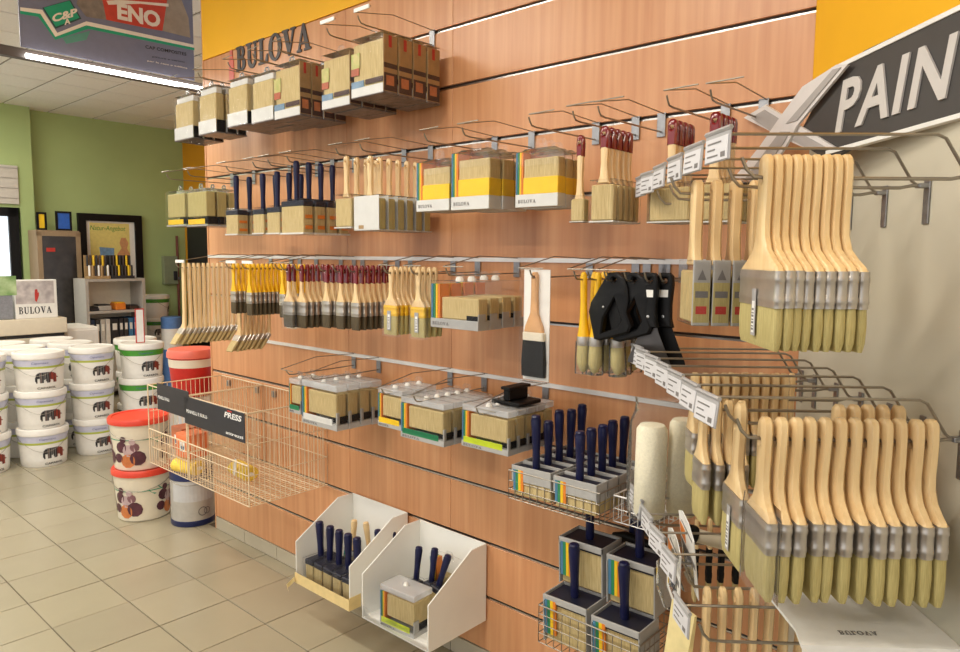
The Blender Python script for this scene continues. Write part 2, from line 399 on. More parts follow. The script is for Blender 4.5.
ob('pane', MB().box(A_FAR + .135, A_FAR + .14, -ow - 1.6, -ow - .1, hw0 - .6, hw1 - .05).mesh('pane', mat('window_daylight', (226, 236, 245), .2, emit=.9, var=.01)), wn)
# orange wall in the recess behind the end of the slat wall, and a dark door in it
oy, _ = ap(184, 200, A_FAR)
ob('wall_recess', MB().box(A_FAR, A_FAR + 4.9, -oy, -oy + .1, 0, CEIL).mesh('wall_recess', M_ORANGE), None, W(0), (0, 0, ANG_W), 'structure')
_, hd = ap(190, 222, A_FAR + .3)
dr = ob('door_1', MB().box(A_FAR + .13, A_FAR + .95, -oy - .04, -oy - .001, .0, hd, .004).mesh('door_1', mat('dark_door', (28, 26, 34), .4, var=.1)), None, W(0), (0, 0, ANG_W), 'structure')
ob('door_handle', MB().tube([(A_FAR + .2, -oy - .04, 1.05), (A_FAR + .2, -oy - .09, 1.05), (A_FAR + .32, -oy - .09, 1.05)], .01).mesh('door_handle', M_STEEL, True), dr)

# ---- ceiling lamps (fluorescent battens); the one in view hangs below a beam
M_TUBE = mat('lit_tube', (255, 250, 240), .4, emit=6.0)
M_TUBEH = mat('lit_tube_hot', (255, 252, 246), .4, emit=9.0)
M_LAMPB = mat('lamp_housing', (225, 222, 215), .4, var=.02)
for i, (a, o) in enumerate(LAMPS):
    pt = W(a, CEIL - .012, o)
    t = thing('ceiling_light', 'long fluorescent ceiling light, %s along the ceiling of the shop' % ORD[i], 'ceiling light', pt, ANG_W)
    ob('housing', cm('lhouse', lambda: MB().box(-.62, .62, -.09, .09, -.05, 0, .004).mesh('housing', M_LAMPB)), t)
    for y in (-.04, .04): ob('tube', cm('ltube', lambda: MB().tube([(-.6, 0, -.065), (.6, 0, -.065)], .013, 8).mesh('tube', M_TUBE, True)), t, (0, y, 0))
    l = bpy.data.lights.new('lamp_light', 'AREA'); l.shape = 'RECTANGLE'; l.size = 1.2; l.size_y = .16; l.energy = LAMP_W; l.color = LAMP_COL
    lo = bpy.data.objects.new('lamp_light', l); COL.objects.link(lo); lo.parent = t; lo.location = (0, 0, -.085)

# ================================================================ BRUSHES
def strip(path, hx, th):                             # flat bar following a path of (y, z); hx, th per point
    secs = []
    for i, (y, z) in enumerate(path):
        a = Vector(path[max(i - 1, 0)]); b = Vector(path[min(i + 1, len(path) - 1)]); d = (b - a).normalized(); nn = Vector((d.y, -d.x))
        X = hx[i]; T = th[i] / 2; c = .3 * min(X, T)
        secs.append([(X, y + nn.x * (T - c), z + nn.y * (T - c)), (X - c, y + nn.x * T, z + nn.y * T), (-X + c, y + nn.x * T, z + nn.y * T), (-X, y + nn.x * (T - c), z + nn.y * (T - c)),
                     (-X, y - nn.x * (T - c), z - nn.y * (T - c)), (-X + c, y - nn.x * T, z - nn.y * T), (X - c, y - nn.x * T, z - nn.y * T), (X, y - nn.x * (T - c), z - nn.y * (T - c))])
    return MB().loft(secs)
def flat_parts(L, Wd, T, lb, lf, hw, hm, fm, bm, tip=None, bag=False, tag=False, top=.022):
    key = ('flat', top, L, Wd, T, lb, lf, hw, hm.name, fm.name, bm.name, tip, bag, tag)
    def mk():
        Lh = L - lb - lf - top
        prof = [(top, hw * .35), (top - .004, hw * .75), (top - .012, hw * .98), (min(top - .016, .004), hw * 1.05), (-Lh * .2, hw * .98), (-Lh * .42, hw * .86), (-Lh * .6, hw * .95), (-Lh * .75, hw * 1.25 + Wd * .03), (-Lh * .86, hw * .6 + Wd * .25), (-Lh * .94, Wd * .45), (-Lh, Wd * .485)]
        out = [(x, z) for z, x in prof] + [(-x, z) for z, x in reversed(prof)]
        ps = [('handle', MB().extr(out, [circ(.0042, 8)], -T / 2, T / 2, T * .3).mesh('handle', hm, True), None)]
        if tip:
            tp = [p for p in prof if p[0] > -tip] + [(-tip, hw * .96)]
            o2 = [(x * 1.08, z + .001) for z, x in tp] + [(-x * 1.08, z + .001) for z, x in reversed(tp)]
            ps.append(('dipped_tip', MB().extr(o2, [circ(.0038, 8)], -T / 2 * 1.1, T / 2 * 1.1, T * .33).mesh('dipped_tip', M_RED, True), 'dark red dipped tip'))
        f0 = -Lh + .002
        secs = []
        for z, e in ((f0, 0), (f0 - lf * .12, .0), (f0 - lf * .16, .0006), (f0 - lf * .26, .0006), (f0 - lf * .3, 0), (f0 - lf * .68, 0), (f0 - lf * .72, .0006), (f0 - lf * .84, .0006), (f0 - lf * .88, 0), (f0 - lf, 0)):
            secs.append(rrect(Wd / 2 + e, T / 2 + .001 + e, T * .4, z, 3))
        ps.append(('ferrule', MB().loft(secs).mesh('ferrule', fm, True), None))
        b0 = f0 - lf + .001
        secs = [rrect(Wd / 2 * .97, T / 2 * .95, T * .35, b0), rrect(Wd / 2 * .99, T / 2 * 1.02, T * .35, b0 - lb * .4), rrect(Wd / 2 * .97, T / 2 * .9, T * .3, b0 - lb * .8), rrect(Wd / 2 * .93, T / 2 * .55, T * .2, b0 - lb)]
        ps.append(('bristles', MB().loft(secs).mesh('bristles', bm, True), None))
        if bag:
            zz = b0 - lb - .006; bx = Wd / 2 + .004; by = T / 2 + .004
            ps.append(('plastic_sleeve', MB().loft([rrect(bx, by, .003, zz, 1), rrect(bx, by, .003, f0 - lf * .1, 1), rrect(bx * .9, by, .003, f0 + .02, 1)], caps=False).mesh('plastic_sleeve', M_CLEAR2, True), None))
        if tag:
            m = MB(); m.mi = 0; m.box(-.009, .009, -T / 2 - .0035, -T / 2 - .003, b0 - lb * .75, b0 + lf * .45); m.mi = 1
            m.box(-.005, .005, -T / 2 - .0042, -T / 2 - .0034, b0 - lb * .68, b0 + lf * .1); m.mi = 2
            for k in range(7): m.box(-.004, .004, -T / 2 - .0046, -T / 2 - .004, b0 - lb * .62 + k * lb * .08, b0 - lb * .62 + k * lb * .08 + lb * (.03 if k % 2 else .05))
            ps.append(('price_tag', m.mesh('price_tag', [M_LABELH, M_PAPER, M_INKG]), 'barcode price tag stuck on the bristles'))
        return ps
    return cm(key, mk)
def angled_parts(L, Wd, hm=None):
    def mk():
        hm_ = hm or M_NAT
        path = [(0, .02), (0, 0), (0, -L * .3), (0, -L * .55), (-.002, -L * .68), (-.008, -L * .74)]
        ps = [('handle', strip(path, [.008, .011, .010, .0095, .012, Wd * .45], [.008, .010, .011, .011, .011, .010]).mesh('handle', hm_, True), None)]
        e = Vector((-.58, -.81)); p = Vector((-.008, -L * .735))
        ps.append(('ferrule', strip([tuple(p), tuple(p + e * .028)], [Wd / 2, Wd / 2], [.012, .012]).mesh('ferrule', M_FERR, True), None))
        ps.append(('bristles', strip([tuple(p + e * .026), tuple(p + e * .055), tuple(p + e * .08)], [Wd / 2 * .96, Wd / 2 * .96, Wd / 2 * .9], [.011, .0115, .006]).mesh('bristles', M_BRIS2, True), None))
        return ps
    return cm(('angled', L, Wd, hm.name if hm else ''), mk)
def round_parts():
    def mk():
        h = MB().lathe([(.001, .02), (.006, .018), (.009, .01), (.0095, -.02), (.009, -.06), (.0105, -.10), (.014, -.135), (.017, -.15), (.017, -.158)], 12)
        ps = [('handle', h.mesh('handle', M_YPLAS, True), None)]
        ps.append(('ferrule', MB().lathe([(.0175, -.152), (.0185, -.156), (.0185, -.17), (.0178, -.176)], 12).mesh('ferrule', M_FERR, True), None))
        ps.append(('bristles', MB().lathe([(.0165, -.174), (.0185, -.2), (.018, -.225), (.010, -.245), (.001, -.25)], 12).mesh('bristles', M_BRIS, True), None))
        ps.append(('plastic_cup', MB().lathe([(.0215, -.165), (.0235, -.21), (.024, -.252)], 12).mesh('plastic_cup', M_CLEAR2, True), None))
        return ps
    return cm('round', mk)
def put(parts, name, label, cat, pos, ang, group=None, tilt=(0, 0)):
    t = thing(name, label, cat, pos, 0, group, (tilt[0], tilt[1], ang))
    for nm, me, lb in parts: ob(nm, me, t, label=lb)
    return t

# ================================================================ HOOKS
def hook_parts(L, arm, tag, up):
    def mk():
        ps = [('bracket', MB().box(-.013, .013, -.006, -.0045, -.058, .008, .001).box(-.013, .013, -.006, .004, .004, .008).mesh('bracket', M_STEELP), None)]
        pr = MB().tube([(0, -.005, -.044), (0, -L + .02, -.048), (0, -L, -.046), (0, -L - .008, -.038), (0, -L - .014, -.026)], .0024, 6)
        ps.append(('prong', pr.mesh('prong', M_STEEL, True), None))
        if arm:
            dz = up
            ps.append(('label_arm', MB().tube([(.006, -.005, .006), (.006, -arm * .55, .012 + dz), (.006, -arm, -.02 + dz), (.09, -arm - .004, -.02 + dz)], .0017, 5).mesh('label_arm', M_STEEL, True), None))
            if tag: ps.append(('label_strip', MB().box(.012, .088, -arm - .010, -arm - .006, -.026 + dz, -.014 + dz).mesh('label_strip', M_PAPER), 'white label strip'))
        return ps
    return cm(('hook', round(L, 3), arm, tag, up), mk)
def hook(a, k, L, what, arm=.36, tag=False, up=0.):
    t = put(hook_parts(L, arm, tag, up), 'display_hook', 'zinc hook holding ' + what, 'hook', W(a, gz(k), 0), ANG_W, 'display hooks on the slat wall')
    return t

# ================================================================ PACKS
def pack_parts(style, w, h, t):
    key = (style, round(w, 3), round(h, 3), round(t, 3))
    def mk():
        X = w / 2; Y = t / 2; ps = []
        def bx(nm, m, x0, x1, y0, y1, z0, z1, bev=.001, lb=None): ps.append((nm, MB().box(x0 * X, x1 * X, y0 * Y, y1 * Y, z0 * h, z1 * h, bev).mesh(nm, m), lb))
        def covr(z0=-1., z1=0.): ps.append(('clear_cover', MB().box(-X, X, -Y, Y, z0 * h, z1 * h, .002).mesh('clear_cover', M_CLEAR), None))
        tabm = MB().extr([(-.02, 0), (.02, 0), (.02, .018), (.012, .027), (-.012, .027), (-.02, .018)], [circ(.005, 8, 0, .017)], -.0006, .0006)
        ps.append(('hang_tab', tabm.mesh('hang_tab', M_CLEAR2), None))
        if style == 'plain':       # clear box with pale bristles, grey foot
            bx('bristles', M_BRIS2, -.9, .9, -.85, .85, -.82, -.16, .004)
            bx('handle_block', M_SLEEVE2, -.86, .86, -.6, .6, -.16, -.03, .003)
            bx('card_base', M_BASE, -.99, .99, -.97, .97, -.995, -.97); bx('card_front', M_SLEEVE2, -.985, .985, -.99, -.95, -.97, -.70)
            bx('card_side', M_BLACK, .95, .99, -.8, .8, -.97, -.72); covr()
        elif style == 'photo':     # printed card around the bristles
            bx('bristles', M_BRIS2, -.9, .94, -.85, .85, -.9, -.10, .004)
            bx('card_base', M_BASE, -.99, .99, -.97, .97, -.995, -.96)
            bx('printed_side', M_KRAFT, .955, .985, -.94, .94, -.96, -.04)
            m = MB(); m.mi = 0; m.box(.985 * X, .985 * X + .0006, -.9 * Y, .9 * Y, -.58 * h, -.50 * h); m.box(.985 * X, .985 * X + .0006, -.9 * Y, .9 * Y, -.95 * h, -.66 * h)
            m.mi = 1; m.box(.985 * X, .985 * X + .0009, -.25 * Y, .15 * Y, -.24 * h, -.05 * h)
            m.mi = 2; m.box(.985 * X, .985 * X + .0010, -.6 * Y, .45 * Y, -.86 * h, -.70 * h)
            ps.append(('side_print', m.mesh('side_print', [M_BROWN, M_BANDR, mat('print_clay', (190, 120, 78), .5, var=.2)]), None))
            bx('front_card', M_SLEEVE2, -.98, .96, -.99, -.95, -.98, -.83)
            m = MB(); m.mi = 0; m.box(-.97 * X, -.45 * X, -.995 * Y, -.93 * Y, -.5 * h, -.25 * h); m.mi = 1; m.box(-.97 * X, -.5 * X, -.995 * Y, -.92 * Y, -.62 * h, -.5 * h)
            m.mi = 2; m.box(-.97 * X, -.2 * X, -.995 * Y, -.92 * Y, -.83 * h, -.72 * h); m.mi = 3; m.box(-.1 * X, .95 * X, -.995 * Y, -.93 * Y, -.80 * h, -.72 * h)
            ps.append(('front_print', m.mesh('front_print', [mat('print_leaf', (170, 176, 96), .5, rgb2=(206, 190, 130), scale=40), mat('print_brick', (176, 96, 66), .5, var=.15), mat('print_slate', (120, 146, 168), .5, var=.15), M_BROWN]), None)); covr()
        elif style == 'foot':      # small clear box, yellow flash at the foot
            bx('bristles', M_BRIS, -.88, .88, -.85, .85, -.74, -.08, .003)
            bx('card_base', M_SLEEVE, -.99, .99, -.97, .97, -.995, -.95); bx('yellow_flash', M_BANDY, -.8, .8, -.99, -.94, -.94, -.8); bx('dark_insert', M_BLACK, .3, .97, -.7, .9, -.92, -.74); covr()
        elif style == 'yellow':
            bx('bristles', M_BRIS2, -.62, .97, -.86, .9, -.55, -.18, .003)
            bx('printed_card', M_BANDY, -.62, .985, -.96, .94, -.78, -.50)
            bx('white_foot', M_SLEEVE2, -.99, .99, -.985, .96, -1., -.78)
            m = MB(); put_bulova(m, -.85 * X, .0 * X, -.93 * h, -.87 * h, -.985 * Y - .0001); ps.append(('lettering', m.mesh('lettering', M_INKG), None))
            for i, mm in enumerate((M_BANDB, M_BANDG, M_BANDY, M_BANDO)): bx('colour_stripe', mm, -.98 + i * .09, -.90 + i * .09, -.97, .9, -.78, -.06)
            ps.append(('top_film', MB().loft([rrect(X * .99, Y, .004, -.30 * h), rrect(X * .97, Y * .95, .01, -.08 * h), rrect(X * .7, Y * .3, .004, .0)]).mesh('top_film', M_CLEAR2, True), None)); covr(-1, -.05)
        elif style in ('S_green', 'S_yellow', 'S_lime', 'S_blue'):   # open display sleeve
            bx('bristles', M_BRIS2, -.62, .92, -.88, .88, -.72, -.20, .003); bx('top_plate', M_FROST, -.97, .97, -.96, .96, -.15, -.01, .002); bx('side_card', M_SLEEVE, .93, .99, -.95, -.45, -.86, -.60)
            bx('card_sleeve', M_SLEEVE, -.99, .99, -.98, .98, -1., -.86, .001)
            bx('colour_band', {'g': M_BANDG, 'y': M_BANDY, 'l': M_BANDL, 'b': M_SLEEVE2}[style[2]], -.9, .75, -1.0, -.94, -.90, -.76)
            for i, mm in enumerate((M_BANDB, M_BANDG, M_BANDY, M_BANDO)): bx('colour_stripe', mm, -.97 + i * .075, -.905 + i * .075, -.97, .7, -.86, -.16)
            m = MB(); put_bulova(m, -.9 * X, -.1 * X, -.97 * h, -.92 * h, -.985 * Y - .0001); ps.append(('lettering', m.mesh('lettering', M_INKG), None))
            bx('dark_insert', M_BLACK, .6, .975, -.4, .9, -.85, -.70)
            ps.append(('hang_knob', MB().lathe([(.010, 0), (.010, .003), (.007, .009), (.001, .011)], 10).mesh('hang_knob', M_WHITE, True), 'white round hanging knob')); covr(-.88, 0)
        elif style == 'clearpack':
            bx('bristles', M_BRIS2, -.55, .95, -.80, .80, -.80, -.34, .003); bx('side_card', M_SLEEVE, .96, .99, -.95, .3, -.84, -.66)
            bx('card_sleeve', M_SLEEVE, -.99, .99, -.98, .98, -1., -.80, .001)
            for i, mm in enumerate((M_BANDB, M_BANDG, M_BANDY, M_BANDO)): bx('colour_stripe', mm, -.97 + i * .1, -.89 + i * .1, -.97, .7, -.80, -.06)
            m = MB(); put_bulova(m, -.9 * X, -.2 * X, -.94 * h, -.87 * h, -.985 * Y - .0001); ps.append(('lettering', m.mesh('lettering', M_INKG), None))
            bx('dark_insert', M_BLACK, .5, .97, -.9, .2, -.84, -.70)
            ps.append(('hang_knob', MB().lathe([(.013, 0), (.013, .006), (.009, .014), (.001, .016)], 10).mesh('hang_knob', M_WHITE, True), 'white round hanging knob')); covr(-.98, 0)
        elif style == 'sidecard':  # flat brush pocket with a printed narrow side (side wall)
            bx('bristles', M_BRIS2, -.9, .85, -.8, .8, -.96, -.16, .003)
            bx('side_card', M_SLEEVE, .87, .98, -.96, .96, -1., 0.)
            m = MB(); m.mi = 0; m.box(.98 * X, .98 * X + .0006, -.9 * Y, .9 * Y, -.95 * h, -.34 * h); m.mi = 1; m.box(.98 * X, .98 * X + .0009, -.7 * Y, .7 * Y, -.57 * h, -.47 * h); m.mi = 2; m.box(.98 * X, .98 * X + .0009, -.6 * Y, .6 * Y, -.82 * h, -.70 * h)
            m.mi = 1; m.add([(.98 * X + .001, -.5 * Y, -.3 * h), (.98 * X + .001, .5 * Y, -.3 * h), (.98 * X + .001, 0, -.14 * h)], [(0, 1, 2)])
            ps.append(('side_print', m.mesh('side_print', [M_BRIS, M_INKG, M_BANDR]), None)); covr()
        elif style == 'white':     # handle brush with a white-fronted pocket
            bx('bristles', M_BRIS, -.9, .9, -.8, .85, -.97, -.1, .003); bx('front_card', M_SLEEVE2, -.97, .97, -.99, -.93, -.97, -.02); bx('base', M_SLEEVE2, -.99, .99, -.99, .99, -1., -.97)
            bx('front_print', M_KRAFT, -.6, -.2, -1.01, -.98, -.95, -.85); covr()
        elif style == 'pocket':
            bx('bristles', M_BRIS2, -.88, .88, -.8, .85, -.95, -.12, .003); bx('base', M_SLEEVE2, -.99, .99, -.99, .99, -1., -.96); covr()
        return ps
    return cm(key, mk)
def stack(u0, u1, v0, v1, o, n, t, style, desc, k, first_gap=0., hooktag=False, arm=.36, sink=0., grp=None, cat='brush pack'):
    """n packs hung one behind the other; the front one fills u0..u1, v0..v1 of the photo at o metres from the wall"""
    a0, h0 = wp(u0, v0, o); a1, h1 = wp(u1, v1, o); a = (a0 + a1) / 2; w = a1 - a0; h = h0 - h1
    top = gz(k) - .046 - .020 if sink == 0 else h0
    top = h0
    for i in range(n):
        lab = desc if n == 1 else '%s, %s from aisle' % (desc, ORD[i])
        put([p for p in pack_parts(style, w, h, t - .002) if not (i and p[0] == 'lettering')], 'brush_pack', lab, cat, W(a + random.uniform(-.002, .002), top + random.uniform(-.002, .001), o - t * (i + .5) - i * first_gap), ANG_W, grp or (desc + ' stack' if n > 1 else None), (0, 0))
    hook(a, k, o + .02, desc, arm, hooktag)
    return a, top, w, h

# top row
stack(173, 193, 98, 138, .30, 3, .050, 'plain', 'clear boxed brush at the far end of the top row', -4)
stack(197, 216, 89, 132, .30, 3, .050, 'plain', 'clear boxed brush second along the top row', -4)
stack(226, 247, 81, 124, .30, 4, .052, 'plain', 'clear boxed brush below the dark wall lettering', -4)
stack(250, 273, 76, 120, .30, 4, .052, 'plain', 'clear boxed brush fourth along the top row', -4)
stack(273, 300, 66, 115, .30, 4, .054, 'photo', 'printed boxed brush with green flash, far stack of three', -4)
stack(321, 350, 56, 105, .30, 4, .054, 'photo', 'printed boxed brush with green flash, middle stack of three', -4, hooktag=True)
stack(350, 383, 40, 92, .31, 4, .066, 'photo', 'printed boxed brush with green flash, largest stack on top row', -4, hooktag=True)
# second row
stack(165, 185, 192, 226, .30, 2, .055, 'foot', 'small clear brush box at the far end of second row', -2)
stack(185, 207, 190, 226, .30, 3, .055, 'foot', 'small clear brush box with yellow flash in second row', -2)
def block_parts(w, h, t, hl, style, rod=.0115):
    def mk():
        X = w / 2; Y = t / 2; ps = []
        ps.append(('handle', MB().lathe([(.008, -.02), (rod * .85, 0), (rod * .8, hl * .3), (rod, hl * .7), (rod * 1.1, hl * .9), (rod * .95, hl * .95), (rod * 1.02, hl * .97), (rod * .8, hl), (.001, hl + .002)], 12).mesh('handle', M_NAVY if style != 'nat' else M_NAT, True), None))
        ps.append(('block', MB().box(-X * .94, X * .94, -Y * .86, Y * .86, -.028, -.006, .003).mesh('block', M_NAVYD, False), None))
        ps.append(('bristles', MB().box(-X * .92, X * .92, -Y * .84, Y * .84, -h * .97, -.026, .003).mesh('bristles', M_BRIS2), None))
        if style == 'film':
            ps.append(('clear_cover', MB().box(-X, X, -Y, Y, -h, 0, .002).mesh('clear_cover', M_CLEAR), None))
            ps.append(('card', MB().box(-X * .99, X * .99, -Y * .99, Y * .99, -h * .999, -h * .95).mesh('card', M_SLEEVE2), None))
            m = MB(); m.box(X * .985, X * .985 + .0005, -Y * .6, Y * .6, -h * .55, -h * .45).box(X * .985, X * .985 + .0005, -Y * .6, Y * .6, -h * .85, -h * .75); ps.append(('print', m.mesh('print', M_BANDO), None))
        else:
            sl = MB()
            for s in (-1, 1):
                sl.box(-X, X, *sorted((s * Y * .88, s * Y)), -.045 if style == 'tray' else -.018, 0, .001); sl.box(*sorted((s * X * .95, s * X)), -Y, Y, -h if style != 'tray' else -.05, 0, .001)
            ps.append(('card_sleeve', sl.mesh('card_sleeve', M_SLEEVE), None))
            for i, mm in enumerate((M_BANDB, M_BANDG, M_BANDY, M_BANDO)): ps.append(('colour_stripe', MB().box(-X * .9 + i * X * .13, -X * .78 + i * X * .13, -Y * 1.02, -Y * .9, -h * .8, -.012).mesh('colour_stripe', mm), None))
        return ps
    return cm(('block', round(w, 3), round(h, 3), round(t, 3), hl, style, rod), mk)
def block_stack(u0, u1, v0, v1, vt, o, n, t, desc, k, style='film', hl=None, gap=0.):
    a0, h0 = wp(u0, v0, o); a1, h1 = wp(u1, v1, o); a = (a0 + a1) / 2; _, ht = wp((u0 + u1) / 2, vt, o)
    for i in range(n):
        put(block_parts(a1 - a0, h0 - h1, t - .002, round(ht - h0, 3), style), 'block_brush', '%s, %s from aisle' % (desc, ORD[i]) if n > 1 else desc, 'brush', W(a, h0, o - t * (i + .5) - gap * i), ANG_W, desc + ' row' if n > 1 else None)
    hook(a + .0, k, o, desc)
block_stack(224, 237, 209, 235, 175, .30, 2, .062, 'navy handled block brush at the far end of second row', -2)
block_stack(251, 263, 208, 234, 173, .30, 2, .060, 'navy handled block brush, second of the four navy clusters', -2)
block_stack(265, 279, 206, 234, 171, .30, 3, .055, 'navy handled block brush, third of the four navy clusters', -2)
block_stack(279, 303, 200, 234, 160, .31, 4, .056, 'navy handled block brush, widest of the four navy clusters', -2)
def handled_stack(u0, u1, v0, v1, vt, o, n, t, style, desc, k, tip=None, hw=.011):
    a0, h0 = wp(u0, v0, o); a1, h1 = wp(u1, v1, o); a = (a0 + a1) / 2; w = a1 - a0; h = h0 - h1; _, ht = wp((u0 + u1) / 2, vt, o)
    hl = ht - h0
    def mk():
        prof = [(hl, .35), (hl - .004, .8), (hl - .014, 1.), (hl * .6, .95), (hl * .3, .8), (.01, 1.), (-.01, 1.6)]
        out = [(x * hw, z) for z, x in prof] + [(-x * hw, z) for z, x in reversed(prof)]
        ps = [('handle', MB().extr(out, [circ(.0045, 8, 0, hl - .022)], -.008, .008, .0045).mesh('handle', M_NAT, True), None)]
        if tip:
            tp = [(z, x * 1.1) for z, x in prof if z > hl - tip] + [(hl - tip, 1.06)]
            ps.append(('dipped_tip', MB().extr([(x * hw, z + .001) for z, x in tp] + [(-x * hw, z + .001) for z, x in reversed(tp)], [circ(.004, 8, 0, hl - .02)], -.009, .009, .0045).mesh('dipped_tip', M_RED, True), 'dark red dipped tip'))
        return ps
    hp = cm(('hs', round(hl, 3), tip, hw), mk)
    for i in range(n):
        put(hp + pack_parts(style, w, h, t - .003)[1:], 'packed_brush', '%s, %s from aisle' % (desc, ORD[i]) if n > 1 else desc, 'brush', W(a, h0, o - t * (i + .5)), ANG_W, desc + ' row' if n > 1 else None)
    hook(a, k, o + .01, desc)
handled_stack(333, 351, 195, 228, 155, .30, 4, .045, 'pocket', 'bare wooden handled brush in clear pocket beside the navy ones', -2)
handled_stack(353, 379, 196, 230, 155, .31, 6, .042, 'white', 'bare wooden handled brush in white fronted pocket', -2)
stack(416, 449, 160, 210, .30, 2, .070, 'yellow', 'yellow banded brush pack, farthest of three stacks', -2)
stack(451, 489, 150, 208, .30, 3, .060, 'yellow', 'yellow banded brush pack, middle of three stacks', -2)
stack(515, 557, 150, 206, .30, 3, .040, 'yellow', 'yellow banded brush pack beside the red tipped brushes', -2, arm=.34)
handled_stack(569, 583, 196, 222, 135, .30, 1, .035, 'pocket', 'single red tipped brush beside yellow banded packs', -2, .055, .009)
handled_stack(589, 613, 180, 222, 126, .31, 5, .028, 'pocket', 'red tipped brush in the row of five', -2, .055, .011)
handled_stack(647, 690, 184, 222, 119, .31, 4, .028, 'pocket', 'red tipped wide brush in the row partly behind shelf labels', -2, .06, .011)
handled_stack(690, 732, 180, 222, 112, .30, 4, .028, 'pocket', 'red tipped wide brush nearest the side wall', -2, .06, .012)

# third row: bare brushes on the rail at eye height
def brush_row(u, v, o, n, t, parts, desc, k, name='flat_brush', L=None, arm=.36, tag=False, jit=.012, first=None, hk=True):
    a, h = wp(u, v, o); hh = gz(k) - .047
    for i in range(n):
        lab = '%s, %s from aisle' % (desc, ORD[i]) if n > 1 else desc
        put(first if (first and i == 0) else parts, name, lab, 'brush', W(a + random.uniform(-.0015, .0015), hh - .001, o - t * (i + .5)), ANG_W, desc + ' row' if n > 1 else None, (random.uniform(-jit, jit), random.uniform(-jit, jit)))
    if hk: hook(a, k, o + .01, desc, arm, tag)
    return a
ang = angled_parts(.36, .05)
brush_row(181, 266, .44, 12, .0225, ang, 'long angled radiator brush past the end of the slat wall', 0, 'angled_brush', tag=True, arm=.46)
brush_row(236, 266, .28, 7, .0235, angled_parts(.40, .05), 'long angled radiator brush below the yellow handled ones', 0, 'angled_brush')
yb = flat_parts(.215, .040, .011, .05, .045, .009, M_YPLAS, M_FERR, M_BRISD)
brush_row(231, 266, .34, 5, .021, yb, 'yellow handled flat brush in the farthest yellow row', 0, tag=True)
brush_row(247, 266, .34, 10, .020, yb, 'yellow handled flat brush in the middle yellow row', 0, tag=True)
brush_row(280, 266, .30, 6, .020, yb, 'yellow handled flat brush in the yellow row by the red tips', 0)
rb = flat_parts(.245, .066, .014, .05, .050, .0085, M_NAT, M_FERR, M_BRISD, .045)
rb2 = flat_parts(.235, .045, .014, .05, .050, .0085, M_NAT, M_FERR, M_BRISD, .045)
rbag = flat_parts(.245, .066, .014, .05, .050, .0085, M_NAT, M_FERR, M_BRISD, .045, True)
brush_row(286, 266, .33, 2, .022, rbag, 'red tipped flat brush in clear film, farthest red row', 0)
brush_row(299, 266, .31, 7, .024, rb, 'red tipped flat brush in the wide row of seven', 0, arm=0)
brush_row(324, 266, .30, 4, .024, rb2, 'red tipped flat brush in the middle row of four', 0, arm=0)
brush_row(338, 266, .29, 3, .024, rb2, 'red tipped flat brush in the short row of three', 0, arm=0)
brush_row(353, 266, .28, 7, .026, rb2, 'red tipped flat brush in the last red row', 0, arm=0)
yf = flat_parts(.230, .066, .014, .065, .035, .0095, M_NAT, M_FERRY, M_BRIS, None)
yff = flat_parts(.230, .066, .014, .065, .035, .0095, M_NAT, M_FERRY, M_BRIS, None, True, True)
brush_row(389, 268, .31, 8, .021, yf, 'pale handled flat brush with yellow ferrule, row of eight', 0, first=yff)
brush_row(416, 268, .30, 4, .024, yf, 'pale handled flat brush with yellow ferrule, row of four', 0, first=yff)
stack(430, 478, 280, 331, .31, 4, .056, 'clearpack', 'clear brush pack with colour stripes under the eye level rail', 0)
# masonry brush in a white backed blister
a, h = wp(535, 275, .28)
t = thing('masonry_brush', 'black bristled masonry brush on white card in film', 'brush', W(a, gz(0) - .047, .275), ANG_W)
cx0, cx1 = wp(522, 300, .28)[0] - a, wp(548, 300, .28)[0] - a
zb = wp(535, 381, .28)[1] - gz(0) + .047
m = MB().extr([(cx0, .022), (cx1, .022), (cx1, zb), (cx0, zb)], [circ(.005, 8)], .004, .006); ob('backing_card', m.mesh('backing_card', M_PAPER), t)
prof = [(.015, .006), (.005, .010), (-.05, .010), (-.10, .012), (-.14, .030), (-.155, .033)]
ob('handle', MB().extr([(x, z) for z, x in prof] + [(-x, z) for z, x in reversed(prof)], [circ(.004, 8)], -.012, .003, .004).mesh('handle', mat('varnished_handle', (214, 164, 112), .4, var=.1), True), t)
ob('ferrule', MB().box(-.036, .036, -.014, .003, -.180, -.154, .003).mesh('ferrule', M_CREAM), t)
ob('bristles', MB().loft([rrect(.036, .008, .004, -.178, cy=-.005), rrect(.040, .009, .004, -.24, cy=-.005), rrect(.040, .007, .004, zb + .012, cy=-.005)]).mesh('bristles', M_BRISK, True), t)
ob('film', MB().box(cx0 - .002, cx1 + .002, -.018, .007, zb - .004, .024, .004).mesh('film', M_CLEAR), t)
hook(a, 0, .29, 'the black bristled masonry brush')
# round yellow brushes
rp = round_parts()
for j, (u, o, n) in enumerate(((579, .30, 4), (593, .29, 4), (612, .28, 3))):
    brush_row(u, 268, o, n, .05, rp, 'yellow handled round brush, %s row' % ('farthest', 'middle', 'last')[j], 0, 'round_brush', jit=.03)
